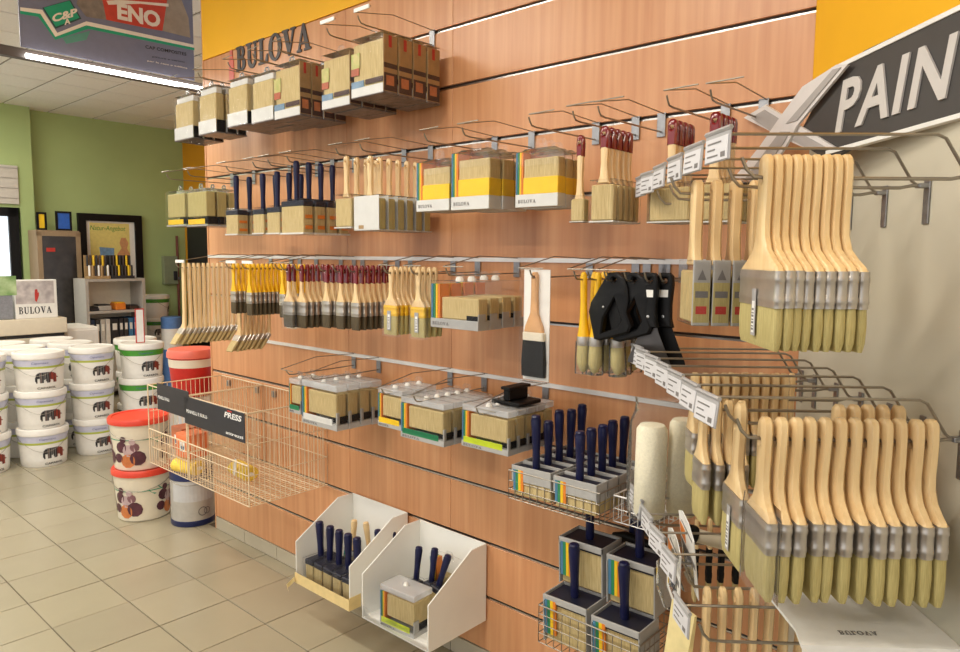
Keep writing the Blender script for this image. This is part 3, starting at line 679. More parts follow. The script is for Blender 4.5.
# black grips with an open loop, black scrapers
def grip():
    out = [(.012, .02), (-.010, .018), (-.060, -.06), (-.066, -.085), (-.048, -.155), (-.030, -.158), (.052, -.132), (.060, -.115), (.044, -.08), (.050, -.05), (.046, -.02), (.036, .005)]
    hole = [(.010, -.045), (.030, -.100), (.020, -.120), (-.026, -.138), (-.020, -.10)]
    return MB().extr(out, [circ(.006, 8, .008, 0), hole], -.012, .012, .005).mesh('grip', M_BLACK, True)
gm = cm('grip', grip)
for j, (u, o) in enumerate(((609, .31), (629, .30))):
    a, _ = wp(u, 285, o)
    for i in range(2):
        t = thing('sanding_grip', 'black open triangular tool grip, %s %s' % (('row by the yellow brushes', 'row by the scrapers')[j], ('outer one', 'inner one')[i]), 'tool grip', W(a, gz(0) - .046, o - .02 - i * .05), ANG_W, 'black triangular grips')
        ob('grip', gm, t); ob('rivet', cm('rivet', lambda: MB().lathe([(.003, 0), (.003, .0015), (.001, .002)], 8).mesh('rivet', M_ALU)), t, (-.02, -.012, -.07), (PI / 2, 0, 0))
    hook(a, 0, o + .01, 'the black triangular grips, %s' % ('first pair', 'second pair')[j], 0)
def scraper(i):
    hd = [(.010, .020), (.019, .012), (.021, -.01), (.017, -.06), (.018, -.095), (.024, -.115)]
    ps = [('handle', MB().extr([(x, z) for x, z in hd] + [(-x, z) for x, z in reversed(hd)], [circ(.007, 10)], -.010, .010, .005).mesh('handle', M_BLACK, True), None)]
    ps.append(('blade', MB().extr([(.020, -.112), (.024, -.125), (.058, -.20), (.058, -.208), (-.058, -.208), (-.058, -.20), (-.024, -.125), (-.020, -.112)], [], -.001, .001).mesh('blade', M_BLADE if i == 0 else M_BLACK), 'trapezoid steel blade'))
    ps.append(('sticker', MB().box(-.012, .012, -.0108, -.0102, -.04, -.022).mesh('sticker', M_PAPER), 'white price sticker'))
    ps.append(('rivet', MB().lathe([(.004, 0), (.004, .0015), (.001, .002)], 8).T_(0, -.010, -.088).mesh('rivet', M_ALU), None))
    return ps
def _T(self, x, y, z):
    self.v = [(p[0] + x, p[2] * -1 + y, p[1] + z) for p in self.v]; return self
MB.T_ = _T
for i, (u, o) in enumerate(((647, .30), (662, .27))):
    a, _ = wp(u, 285, o)
    put(scraper(i), 'scraper', ('black handled scraper with grey blade', 'black handled scraper with black blade')[i] + ' hanging from the eye level rail', 'scraper', W(a, gz(0) - .046, o - .02), ANG_W)
    hook(a, 0, o, ('the grey bladed scraper', 'the black bladed scraper')[i], 0)

# fourth row: display sleeves
stack(288, 300, 378, 415, .30, 2, .060, 'S_green', 'green footed brush sleeve at the far end of fourth row', 2)
stack(301, 337, 379, 432, .30, 4, .055, 'S_blue', 'large brush sleeve with white foot in fourth row', 2)
stack(377, 402, 386, 431, .30, 3, .055, 'S_yellow', 'yellow footed brush sleeve in the middle of fourth row', 2)
stack(400, 444, 396, 448, .31, 5, .048, 'S_green', 'green footed brush sleeve in the middle of fourth row', 2)
a, top, w, h = stack(461, 508, 403, 457, .31, 5, .046, 'S_lime', 'lime footed brush sleeve with black clamp on top', 2)
t = thing('spring_clamp', 'black plastic clamp lying on the lime footed sleeves', 'clamp', W(a + .03, top + .002, .20), ANG_W)
ob('clamp_base', MB().box(-.055, .055, -.05, .06, 0, .012, .003).mesh('clamp_base', M_BLACK), t)
ob('clamp_grip', MB().box(-.012, .012, -.045, .05, .012, .05, .004).box(-.018, .018, -.05, .055, .046, .055, .002).mesh('clamp_grip', M_BLACK), t)

# ================================================================ WIRE BASKETS
def wire_basket(name, label, a0, a1, o0, o1, z0, z1, zf, m, step=.025, r=.0016, rr=.0028, hor=None, group=None, rail=None, legs=True):
    """grid basket between a0..a1 along the wall, o0..o1 off it; zf = top of the front"""
    t = thing(name, label, 'basket', W((a0 + a1) / 2, z0, (o0 + o1) / 2), ANG_W, group)
    X = (a1 - a0) / 2; Y = (o1 - o0) / 2; H = z1 - z0; HF = zf - z0
    def lines(p, q, n): return [(p[0] + (q[0] - p[0]) * k / n, p[1] + (q[1] - p[1]) * k / n) for k in range(n + 1)]
    nx = max(2, round(2 * X / step)); ny = max(2, round(2 * Y / step))
    def grid(nm, edge, seg, hs, top, bot=0.):     # edge: list of (x,y) posts; verticals + horizontals
        mb = MB()
        for x, y in edge: mb.tube([(x, y, bot), (x, y, top if not callable(top) else top(y))], r, 4)
        for z in hs:
            mb.tube([(edge[0][0], edge[0][1], z), (edge[-1][0], edge[-1][1], z)], rr if z in (hs[-1],) else r, 5)
        ob(nm, mb.mesh(nm, m, True), t)
    hs = hor or [0, H * .33, H * .66, H]
    fh = [z for z in hs if z < HF - .002] + [HF]
    grid('front_grid', lines((-X, -Y), (X, -Y), nx), 0, fh, HF)
    grid('back_grid', lines((-X, Y), (X, Y), nx), 0, hs, H)
    for s in (-1, 1):
        ft = rail if rail else HF
        grid('side_grid', lines((s * X, -Y), (s * X, Y), ny), 0, hs if rail else fh, lambda y: H if rail else HF + (H - HF) * (y + Y) / (2 * Y))
    mb = MB()
    for x, _ in lines((-X, 0), (X, 0), nx): mb.tube([(x, -Y, 0), (x, Y, 0)], r, 4)
    for y, _ in lines((-Y, 0), (Y, 0), max(2, ny // 2)): mb.tube([(-X, y, 0), (X, y, 0)], r, 4)
    ob('bottom_grid', mb.mesh('bottom_grid', m, True), t)
    rm_ = MB().tube([(-X, -Y, HF), (X, -Y, HF)], rr, 6).tube([(-X, Y, H), (X, Y, H)], rr, 6)
    for s in (-1, 1): rm_.tube([(s * X, -Y, H if rail else HF), (s * X, Y, H)], rr, 6)
    if rail:
        rm_.tube([(-X, -Y, H), (X, -Y, H)], rr, 6)
        for s in (-1, 1): rm_.tube([(s * X, -Y, 0), (s * X, -Y, H)], rr, 6)
    ob('rim_wire', rm_.mesh('rim_wire', m, True), t)
    hk = MB()
    for s in (-.7, .7): hk.box(s * X - .012, s * X + .012, Y, Y + o0 - .001, H - .05, H - .02, .001)
    ob('hanging_bracket', hk.mesh('hanging_bracket', M_STEELP), t)
    return t
# two cream baskets at the far end with dark placards
bas = []
for j, (a0, a1) in enumerate(((-3.47, -3.075), (-3.06, -2.55))):
    b = wire_basket('wire_basket', ('cream wire basket at the far wall end, holding orange boxes', 'empty looking cream wire basket nearer the white bins')[j], a0, a1, .015, .40, .485, .872, .655, M_WHITEWIRE, .024, .0017, .003, None, 'cream wire baskets', True)
    bas.append(b)
def placard(a0, a1, z0, z1, o, label, right):
    t = thing('basket_placard', label, 'sign', W((a0 + a1) / 2, z0, o), ANG_W, 'basket placards')
    X = (a1 - a0) / 2; H = z1 - z0
    ob('board', MB().box(-X, X, -.003, 0, 0, H, .001).mesh('board', mat('placard_navy', (34, 36, 48), .3, var=.1)), t)
    m = MB(); put_text(m, 'PENNELLI E RULLI', -X * .92, -X * .2, H * .42, H * .54, -.0036, bold=.02)
    ob('lettering', m.mesh('lettering', M_TEXTW), t)
    if right:
        m = MB(); m.mi = 0; put_text(m, 'PRESS', X * .38, X * .92, H * .68, H * .88, -.0036, bold=.03, shear=.2); m2 = MB(); put_text(m2, 'attrezzi', X * .42, X * .95, H * .12, H * .22, -.0036, bold=.02); ob('lettering', m2.mesh('lettering', M_TEXTW), t)
        ob('logo', m.mesh('logo', M_TEXTW), t); ob('logo_flash', MB().box(X * .48, X * .62, -.0036, -.0032, H * .9, H * .95).mesh('logo_flash', M_BANDR), t)
placard(-3.335, -3.02, .775, .90, .411, 'dark placard on the basket of orange boxes', False)
placard(-3.062, -2.548, .752, .875, .411, 'dark placard with white logo on the empty looking basket', True)
sh = MB()
for x in range(17): sh.tube([(-.195 + x * .024, -.18, 0), (-.195 + x * .024, .18, 0)], .0016, 4)
for y in (-.18, -.06, .06, .18): sh.tube([(-.197, y, 0), (.197, y, 0)], .0022, 4)
ob('inner_shelf', sh.mesh('inner_shelf', M_WHITEWIRE), bas[0], (0, 0, .075))
M_OBOX = mat('orange_carton', (236, 132, 84), .5, var=.05)
for j, (u, v, o, lab, mm) in enumerate(((168, 436, .30, 'brownish orange carton in the cream basket, behind', mat('brown_carton', (196, 116, 80), .5, var=.05)), (188, 440, .33, 'bright orange carton in the cream basket, in front', M_OBOX))):
    a, _ = wp(u, v, o)
    t = thing('carton', lab, 'box', W((-3.31, -3.17)[j], .564, (.29, .33)[j]), ANG_W + .1 * j)
    ob('carton_body', MB().box(-.055, .055, -.05, .05, 0, .11, .003).mesh('carton_body', mm), t)
    ob('flap', MB().box(-.054, .054, -.049, .0, .1101, .1118).box(-.054, .054, .001, .049, .1101, .1118).mesh('flap', mm), t)
    m = MB(); m.mi = 0; m.box(-.02, .02, -.0508, -.0503, .03, .075); m.mi = 1; m.box(-.012, .012, -.0515, -.0509, .035, .055); ob('printed_label', m.mesh('printed_label', [M_PAPER, M_BANDB]), t)
M_SPONGE = mat('yellow_sponge', (240, 206, 84), .85, var=.1, scale=80, bump=.3)
for j, (u, v, o, L, lab) in enumerate(((200, 466, .36, .15, 'yellow foam roller sleeve lying in the far cream basket'), (243, 462, .22, .16, 'yellow foam roller sleeve lying in the empty looking cream basket'))):
    a, h = wp(u, v, o); a = min(a, -3.16) if j == 0 else a
    t = thing('roller_sleeve', lab, 'paint roller', W(a, .487, o), ANG_W + (.25, -.1)[j], 'yellow foam sleeves')
    m = MB().lathe([(.001, -L / 2), (.034, -L / 2), (.042, -L / 2 + .008), (.042, L / 2 - .008), (.034, L / 2), (.001, L / 2)], 14)
    m.v = [(p[2], p[1], p[0] + .044) for p in m.v]; m.v = [(p[0], p[1], p[2] * .8) for p in m.v]; ob('foam', m.mesh('foam', M_SPONGE, True), t)
    m = MB().tube([(-L / 2 - .006, 0, .044), (L / 2 + .006, 0, .044)], .012, 8); m.v = [(p[0], p[1], p[2] * .8) for p in m.v]; ob('core', m.mesh('core', M_PAPER, True), t)
    if j: ob('swing_tag', MB().box(-.012, .012, -.05, -.048, .03, .11).mesh('swing_tag', M_PAPER), t, rot=(0, .35, 0))
# two steel baskets with navy block brushes
A0, _ = wp(509, 466, .31); A1, zt = wp(600, 497, .31)
zb_ = wp(600, 523, .31)[1]
b1 = wire_basket('wire_basket', 'steel wire basket full of navy handled block brushes, upper of the two', A0, A1, .02, .31, zb_ - .005, zt + .008, zt + .008, M_STEEL, .026, .0013, .0022, [0, (zt - zb_) * .4, (zt - zb_) * .75, zt - zb_ + .012], 'steel wire baskets')
def tray_brush(label, a, o, z, w, d, hgt, hl, lean=0., grp=None, style='tray', leany=0., rod=.0135):
    return put(block_parts(w, hgt, d, hl, style, rod), 'block_brush', label, 'brush', W(a, z, o), ANG_W + lean * .3, grp, (leany, lean))
hts = {}
wdt = A1 - A0; nn = 0
tops = [[(524, 424), (541, 417), (549, 414), (563, 406), (578, 432)], [(567, 426), (588, 431), (596, 427), (605, 413), (616, 407)]]
for cidx in range(2):
    for i in range(5):
        o = .285 - i * .056; a = A0 + wdt * (.26 + .48 * cidx)
        z = zt + .028
        hl = .135 if i < 3 else .14
        tray_brush('navy block brush in the upper steel basket, %s half, %s from aisle' % (('far', 'wall corner')[cidx], ORD[i]), a, o, z, wdt * .46, .052, .09, hl + random.uniform(-.015, .015), random.uniform(-.04, .04), 'navy brushes in the upper basket')
B0, zt2 = wp(539, 606, .31); B1, zt2b = wp(640, 645, .31); zt2 = (zt2 + zt2b) / 2
zb2 = zt2 - .11
b2 = wire_basket('wire_basket', 'steel wire basket with tall brush sleeves, lower of the two', B0, B1, .02, .31, zb2, zt2, zt2, M_STEEL, .026, .0014, .0024, [0, .028, .056, .084, .11], 'steel wire baskets')
wd2 = B1 - B0
for row in range(2):
    for cidx in range(2):
        a = B0 + wd2 * (.25 + .5 * cidx); o = .25 - row * .072
        tray_brush('navy block brush in striped sleeve, lower basket, %s, %s' % (('outer pair', 'raised inner pair')[row], ('far one', 'one by side wall')[cidx]), a, o, zt2 + .035 + row * .148 - .006 * cidx, wd2 * .46, .105, .14, .15, random.uniform(-.03, .03), 'striped sleeves in the lower basket', 'sleeve', .03, .015)
t = tray_brush('navy block brush at the back of the lower steel basket', B0 + wd2 * .45, .055, zt2 + .15, wd2 * .4, .05, .12, .13, .1, None, 'sleeve')
hk_ = thing('paint_roller', 'black handled roller frame lying behind the striped sleeves', 'paint roller', W(B0 + wd2 * .62, zt2 + .135, .08), ANG_W)
ob('grip', MB().tube([(-.10, 0, .03), (-.06, 0, .035), (.02, 0, .03), (.06, 0, .025)], [.008, .016, .014, .009], 10).mesh('grip', M_BLACK, True), hk_)
ob('wire_arm', MB().tube([(.06, 0, .025), (.12, 0, .02), (.14, -.03, .02), (.14, -.1, .02)], .004, 6).mesh('wire_arm', M_STEEL, True), hk_)
wt = wire_basket('wire_basket', 'small white wire tray with a crumpled clear bag, beside the upper steel basket', A1 + .012, -.825, .03, .26, zt - .075, zt - .005, zt - .005, M_RAIL, .026, .0014, .0024, [0, .035, .07])
t = thing('film_bag', 'crumpled clear film bag lying in the small white wire tray', 'bag', W(A1 + .075, zt - .072, .16), ANG_W)
secs = []
for z_, hx, hy in ((0, .045, .07), (.03, .05, .08), (.07, .045, .07), (.10, .03, .06), (.125, .012, .05)):
    secs.append([(p[0] + random.uniform(-.008, .008), p[1] + random.uniform(-.008, .008), p[2] + random.uniform(0, .006)) for p in rrect(hx, hy, .03, z_, 3)])
ob('film', MB().loft(secs).mesh('film', M_CLEAR2, True, 3.), t)
ob('folded_card', MB().box(-.035, .035, -.05, .05, .004, .02, .002).mesh('folded_card', M_PAPER), t)
# ---- two milky bins on the wall
def bin_(a0, a1, zb, zt, of, oh, label):
    t = thing('hanging_bin', label, 'bin', W((a0 + a1) / 2, zb, 0), ANG_W, 'milky plastic bins'); X = (a1 - a0) / 2; H = zt - zb
    ob('back_panel', MB().box(-X, X, -.012, -.008, 0, H, .001).mesh('back_panel', M_BIN), t)
    side = [(.010, 0), (of, 0), (of, oh), (.09, H), (.010, H)]
    for s in (-1, 1):
        mb = MB().extr(side, [], -.002, .002); mb.v = [(p[1] + s * X, -p[0], p[2]) for p in mb.v]; ob('side_panel', mb.mesh('side_panel', M_BIN), t)
    ob('bottom_panel', MB().box(-X, X, -of, -.010, 0, .004).mesh('bottom_panel', M_BIN), t)
    ob('front_lip', MB().box(-X, X, -of - .002, -of + .001, 0, .045, .001).mesh('front_lip', M_CLEAR), t)
    return t
za = wp(362, 501, .0)[1]
a1_, _ = wp(412, 522, 0); aL, _ = wp(362, 501, 0)
t1 = bin_(-2.375, -2.03, .19, gz(5) + .012, .30, .17, 'milky white open bin with navy brushes, farther of the pair')
m = MB().box(-.175, .176, -.306, -.303, .0, .042).box(.1745, .177, -.305, -.25, 0, .05); ob('tape', m.mesh('tape', M_TAPE), t1)
m = MB().loft([[(-.18, -.31, .02), (-.165, -.315, .03), (-.165, -.312, .01)], [(-.2, -.33, -.01), (-.185, -.335, .0), (-.19, -.33, -.02)], [(-.205, -.32, -.035), (-.195, -.325, -.03), (-.2, -.32, -.045)]]); ob('loose_tape', m.mesh('loose_tape', M_TAPE), t1)
t2 = bin_(-1.955, -1.612, .19, gz(5) + .003, .30, .165, 'milky white open bin with lime footed sleeve, beside the wooden slats')
for i in range(5):
    tray_brush('navy block brush in the farther milky bin, %s along' % ORD[i], -2.325 + i * .060, .215, .295, .056, .14, .098, .135, random.uniform(-.06, .06), 'navy brushes in the farther bin', 'film', .0, .0155)
for i, (a, o) in enumerate(((-2.10, .09), (-2.05, .06))):
    tray_brush('navy block brush against the back of the farther bin, %s' % ('outer', 'inner')[i], a + .01, o + .02, .33, .05, .04, .13, .10, random.uniform(-.05, .05), 'navy brushes at the back of the bin', 'film', .0, .013)
for i, (a, o) in enumerate(((-2.24, .12), (-2.17, .09))):
    put(block_parts(.06, .12, .045, .12, 'nat', .012), 'block_brush', 'bare wooden handled brush in the farther milky bin, %s' % ('outer', 'inner')[i], 'brush', W(a, .315, o), ANG_W, 'wooden brushes in the bin', (random.uniform(-.08, .08), random.uniform(-.1, .1)))
put(pack_parts('S_lime', .17, .155, .10), 'brush_pack', 'lime footed brush sleeve standing in the milky bin', 'brush pack', W(-1.79, .345, .235), ANG_W + .06)
for i, (a, o, l) in enumerate(((-1.84, .14, .03), (-1.79, .11, .05), (-1.745, .115, .28))):
    tray_brush('navy block brush in the bin beside the lime sleeve, %s' % ORD[i], a, o, .32, .045, .05, .12, .12, l, 'navy brushes beside the lime sleeve', 'film', -.1, .013)
put(pack_parts('clearpack', .18, .20, .04), 'brush_pack', 'clear brush pack leaning at the back of the milky bin', 'brush pack', W(-1.73, .410, .075), ANG_W, None, (.08, 0))

# ================================================================ SIDE WALL HOOKS
BNAME = {1.6: 'upper row, ', 1.2: 'middle row, ', .9: 'lowest row, ', .8: 'lowest row, '}
def rhook(b, z, L, what, lab=True, arm=.41):
    def mk():
        ps = [('bracket', MB().box(-.009, .009, -.004, -.001, -.075, .006, .001).box(-.008, .008, -.02, -.001, -.012, -.004, .001).mesh('bracket', M_STEELP), None)]
        pr = MB().tube([(0, -.004, -.008), (0, -.03, -.008), (0, -.05, -.012), (0, -L + .03, -.012), (0, -L, -.010), (0, -L - .012, .002), (0, -L - .02, .02)], .003, 7)
        ps.append(('prong', pr.mesh('prong', M_STEEL, True), None))
        ps.append(('label_arm', MB().tube([(0, -.022, -.006), (0, -.03, .0), (0, -.062, .050), (0, -.075, .056), (0, -arm, .056)], .0026, 6).mesh('label_arm', M_STEEL, True), None))
        return ps
    t = put(cm(('rhook', L, arm), mk), 'label_hook', 'steel label arm hook on side wall, ' + (BNAME[round(z, 1)] + what), 'hook', R(b, z, 0), ANG_R, 'label hooks on the side wall')
    if lab:
        def ml():
            h = MB().box(-.042, .042, -.003, 0, -.040, .010, .001).tube([(-.042, -.002, .008), (.042, -.002, .008)], .004, 6)
            m = MB().box(-.038, .038, -.0042, -.0032, -.038, -.002); p = MB()
            for k, (x0, x1) in enumerate(((-.030, .016), (-.030, -.004), (-.030, .006))): p.box(x0, x1, -.0048, -.0043, -.011 - k * .010, -.0085 - k * .010)
            p.box(.016, .030, -.0048, -.0043, -.034, -.026)
            return h.mesh('label_holder', M_LABELH), m.mesh('shelf_label', mat('label_paper', (214, 212, 214), .6, var=.04)), p.mesh('label_print', M_INKG)
        h, m, p = cm('rlabel', ml)
        lo = ob('label_holder', h, t, (0, -arm - .001, .052), (random.uniform(-.12, .0), 0, .12 + random.uniform(-.06, .06))); ob('shelf_label', m, lo); ob('label_print', p, lo)
    return t
UPZ, LOZ, BOZ = 1.645, 1.226, .845
def rrow(b, z, o0, n, t, parts, desc, name='flat_brush', first=None, jit=.01):
    for i in range(n):
        lab = '%s, %s from tip' % (desc, ORD[i]) if n > 1 else desc
        put(first if (first and i == 0) else parts, name, lab, 'brush', R(b + random.uniform(-.003, .003), z - .0155, o0 - t * i), ANG_R, desc + ' row' if n > 1 else None, (random.uniform(-jit, jit), random.uniform(-jit, jit)))
# upper row: wall paper brushes in front
T4_ = .040
big = flat_parts(.305, .165, .0140, .066, .056, .018, M_NAT, M_FERR, M_BRIS, None, False, False, T4_)
bigt = flat_parts(.305, .165, .0140, .066, .056, .018, M_NAT, M_FERR, M_BRIS, None, False, True, T4_)
rhook(.655, UPZ, .355, 'the widest pale brushes')
rrow(.655, UPZ, .336, 9, .0152, big, 'widest pale flat brush on the upper side hook', first=bigt)
mid = flat_parts(.30, .13, .016, .066, .055, .016, M_NAT, M_FERR, M_BRIS, None, False, False, T4_)
rhook(.51, UPZ, .33, 'two pale brushes behind the widest ones')
rrow(.51, UPZ, .278, 2, .028, mid, 'pale flat brush half hidden behind the widest ones')
rhook(.37, UPZ, .40, 'wooden handled brushes in printed pockets')
def sidepack(w, h, t, hl, hw):
    def mk():
        prof = [(hl, .35), (hl - .005, .85), (hl - .016, 1.), (hl * .6, .98), (hl * .3, .85), (.012, 1.1), (-.01, 1.7)]
        ps = [('handle', MB().extr([(x * hw, z) for z, x in prof] + [(-x * hw, z) for z, x in reversed(prof)], [circ(.005, 8, 0, hl - .028)], -.010, .010, .005).mesh('handle', M_NAT, True), None)]
        return ps + pack_parts('sidecard', w, h, t)[1:]
    return cm(('sidepack', w, h, t, hl), mk)
sp1 = sidepack(.115, .125, .034, .155, .0175)
for i in range(4):
    put(sp1, 'packed_brush', 'wooden handled brush in printed pocket on side wall hook, %s from the tip' % ORD[i], 'brush', R(.39, UPZ - .015 - .127, .372 - i * .037), ANG_R, 'pocketed brushes on the side wall')
for b, L, what in ((.23, .37, 'empty, third from the corner'), (.10, .37, 'empty, second from the corner'), (.02, .37, 'empty, next to the corner')):
    rhook(b, UPZ, L, what)
# middle row
fb = flat_parts(.295, .105, .018, .080, .052, .0155, M_NAT, M_FERR, M_BRIS, None, False, False, T4_)
fbt = flat_parts(.295, .105, .018, .080, .052, .0155, M_NAT, M_FERR, M_BRIS, None, False, True, T4_)
rhook(.655, LOZ, .345, 'the long row of twelve pale brushes')
rrow(.655, LOZ, .318, 12, .0240, fb, 'pale flat brush in the long row of twelve', first=flat_parts(.295, .105, .018, .080, .052, .0155, M_NAT, M_FERR, M_BRIS, None, True, False, T4_), jit=.02)
rhook(.545, LOZ, .33, 'pale brushes behind the long row')
rrow(.545, LOZ, .322, 1, .0243, fbt, 'single pale brush standing apart behind the long row')
rrow(.545, LOZ, .15, 5, .026, fb, 'pale flat brush showing above the long row')
fs = flat_parts(.24, .075, .016, .07, .05, .0125, M_NAT, M_FERR, M_BRIS)
rhook(.435, LOZ, .36, 'pale brushes with clean ferrules')
rrow(.435, LOZ, .355, 4, .024, fs, 'smaller pale brush with clean ferrule behind the long row')
rhook(.325, LOZ, .36, 'the round topped pale handles')
fr_ = flat_parts(.24, .06, .016, .07, .045, .0145, M_NAT, M_FERR, M_BRIS, None, False, False, .03)
rrow(.325, LOZ + .028, .345, 10, .0205, fr_, 'round topped pale handle brush in the row behind the wires')
rhook(.215, LOZ, .36, 'a few thin pale brushes')
fth = flat_parts(.22, .045, .012, .05, .045, .0095, M_NAT, M_FERR, M_BRIS)
rrow(.215, LOZ + .02, .27, 6, .034, fth, 'thin pale brush in the deeper row behind the wires')
rhook(.105, LOZ, .36, 'thin brushes next to the corner')
rrow(.105, LOZ, .22, 4, .036, fth, 'thin pale brush nearest the wall corner')
rhook(.03, LOZ, .36, 'the bag of roller sleeves')
# roller sleeves in a bag
def sleeve_bag(b, o, z, label):
    t = thing('sleeve_bag', label, 'paint roller', R(b, z, o), ANG_R + .2)
    for k, (x, y, h) in enumerate(((.0, -.040, .232), (.0, .044, .242))):
        m = MB().lathe([(.012, 0), (.033, .002), (.037, .012), (.038, h * .5), (.037, h - .014), (.030, h - .003), (.012, h)], 16); me = m.mesh('fleece_sleeve', mat('cream_fleece', (240, 232, 204), .95, var=.06, scale=150, bump=.5), True)
        ob('fleece_sleeve', me, t, (x, y, .005), (0, .02, .1 * k))
    secs = []
    for z_, hx, hy in ((0, .042, .084), (.01, .047, .090), (.12, .048, .091), (.235, .047, .088), (.262, .030, .076), (.285, .012, .078), (.30, .005, .082)):
        q = rrect(hx, hy, min(hx, hy) * .7, z_, 3)
        secs.append([(p[0] + random.uniform(-.003, .003), p[1] + random.uniform(-.003, .003), p[2] + random.uniform(-.004, .004)) for p in q])
    ob('film_bag', MB().loft(secs, caps=False).mesh('film_bag', M_CLEAR2, True, 3.), t)
    return t
sleeve_bag(.10, .347, .872, 'crinkled clear bag of two cream fleece roller sleeves')
# lower row
for b, what in ((.545, 'the pale long handles'), (.435, 'empty, third in the lower row'), (.325, 'printed white packs'), (.215, 'empty, fifth in the lower row'), (.105, 'slim black ferruled brushes'), (.03, 'empty, last in the lower row')):
    rhook(b, BOZ + (.02 if b < .5 else -.03), .36, what)
stk = flat_parts(.30, .05, .013, .06, .05, .0135, M_NAT, M_FERR, M_BRIS)
rrow(.47, BOZ + .02, .345, 8, .030, stk, 'pale long handled brush in the lowest row')
slim = flat_parts(.21, .022, .010, .05, .085, .0065, M_NAT, M_BLACK, M_BRIS2)
rrow(.13, BOZ + .03, .275, 4, .032, slim, 'slim brush with long black ferrule in the lowest row')
def blister(b, o, z, label, w=.11, h=.17, tilt=.2):
    t = thing('blister_pack', label, 'package', R(b, z, o), 0, None, (tilt, .15, ANG_R))
    ob('card', MB().extr([(-w / 2, 0), (w / 2, 0), (w / 2, h - .02), (w * .2, h), (-w * .2, h), (-w / 2, h - .02)], [circ(.005, 8, 0, h - .012)], -.001, .001).mesh('card', M_PAPER), t)
    m = MB(); m.mi = 0; m.box(-w * .45, -w * .1, -.0016, -.001, h * .55, h * .75); m.mi = 1; m.box(-w * .45, w * .45, -.0016, -.001, h * .42, h * .50); m.box(-w * .3, w * .4, -.0016, -.001, h * .8, h * .83); m.mi = 2; m.box(-w * .4, w * .3, -.0016, -.001, h * .1, h * .3)
    ob('print', m.mesh('print', [M_BANDO, M_INKG, M_BANDY]), t)
    ob('blister', MB().box(-w * .4, w * .4, -.03, -.0018, h * .05, h * .5, .008).mesh('blister', M_CLEAR), t)
    return t
blister(.30, .33, .80, 'white blister pack with orange flash below the roller sleeves', .13, .16, .15)
blister(.27, .36, .74, 'white blister pack with yellow print hanging lower', .12, .17, .05)
t = thing('mini_roller', 'small black capped roller behind the white packs', 'paint roller', R(.22, .875, .30), ANG_R)
ob('cap', MB().lathe([(.001, 0), (.018, 0), (.021, .006), (.019, .03), (.008, .036), (.001, .036)], 14).mesh('cap', M_BLACK, True), t, (0, 0, 0), (1.3, 0, 0))
ob('sleeve', MB().lathe([(.001, 0), (.016, 0), (.016, .07), (.001, .07)], 12).mesh('sleeve', M_CREAM, True), t, (0, .0, 0), (-1.84, 0, 0))
t = thing('pointed_card', 'pale yellow pointed paper bag hanging below the shelf labels', 'package', R(.43, .60, .395), 0, None, (0, .1, ANG_R + .5))
ob('paper', MB().loft([[(0, -.002, 0), (.004, -.002, 0), (.004, .002, 0), (0, .002, 0)], [(-.03, -.008, .09), (.03, -.008, .09), (.03, .008, .09), (-.03, .008, .09)], [(-.03, -.003, .22), (.035, -.003, .22), (.035, .003, .22), (-.03, .003, .22)]]).mesh('paper', mat('pale_yellow_paper', (226, 208, 150), .6, var=.1)), t)
# white card tray with upside down lettering
zc = .885
t = thing('card_tray', 'white card tray under the long row of pale brushes', 'tray', R(.57, zc, .125), ANG_R)
ob('sheet', MB().loft([[(-.14, -.125, 0), (-.14, .124, 0), (-.14, .124, -.005), (-.14, -.125, -.005)], [(.08, -.125, .002), (.08, .124, 0), (.08, .124, -.005), (.08, -.125, -.003)], [(.122, -.132, -.002), (.122, .124, -.002), (.122, .124, -.008), (.122, -.132, -.008)]]).mesh('sheet', M_PAPER), t)
ob('front_fold', MB().box(.120, .123, -.13, .124, -.03, -.002).mesh('front_fold', M_PAPER), t)
mb = MB(); put_bulova(mb, -.032, .032, -.006, .006, 0, .0006); v = mb.v; mb.v = [(.088 + p[2], p[0] - .025, .0022 + p[1] * -1) for p in v]
ob('lettering', mb.mesh('lettering', M_INKG), t)

# ================================================================ PAINT SIGN
SA = Vector((.70, 1.82, 0)); SB = Vector((.786, 1.17, 0)); sdv = (SB - SA).normalized(); ANG_S = math.atan2(sdv.y, sdv.x)
z0s = 1.73
t = thing('shop_sign', 'dark arrow shaped hanging sign with pale lettering and crossed bars', 'sign', (SA.x, SA.y, z0s), ANG_S)
def Z(p): return [(x, z - z0s) for x, z in p]
ob('board', MB().extr(Z([(.30, 1.715), (.176, 1.775), (.30, 1.895), (.40, 1.912), (1.15, 1.935), (1.15, 1.752), (.40, 1.735)]), [], -.008, .004).mesh('board', mat('sign_charcoal', (66, 62, 60), .5, var=.05)), t)
ob('board_rim', MB().extr(Z([(.296, 1.735), (1.15, 1.758), (1.15, 1.750), (.296, 1.727)]), [], -.011, .005).extr(Z([(.30, 1.905), (1.15, 1.940), (1.15, 1.932), (.30, 1.896)]), [], -.011, .005).mesh('board_rim', M_PAPER), t)
M_SIGNG = mat('sign_grey', (176, 170, 166), .5, var=.04); M_SIGNW = mat('sign_white', (224, 218, 214), .5, var=.03)
sNv = Vector((-sdv.y, sdv.x, 0))
def sq(u, v):
    d = ray(u, v); t_ = SA.dot(sNv) / d.dot(sNv); p = d * t_ - SA; return p.dot(sdv), p.z + EYE - z0s
def arm(nm, out, inn, y, lab):
    b = ob(nm, MB().extr([sq(*p) for p in out], [], y - .006, y).mesh(nm, M_SIGNW), t, label=lab)
    for q in inn: ob('face', MB().extr([sq(*p) for p in q], [], y - .0085, y - .0062).mesh('face', M_SIGNG), b)
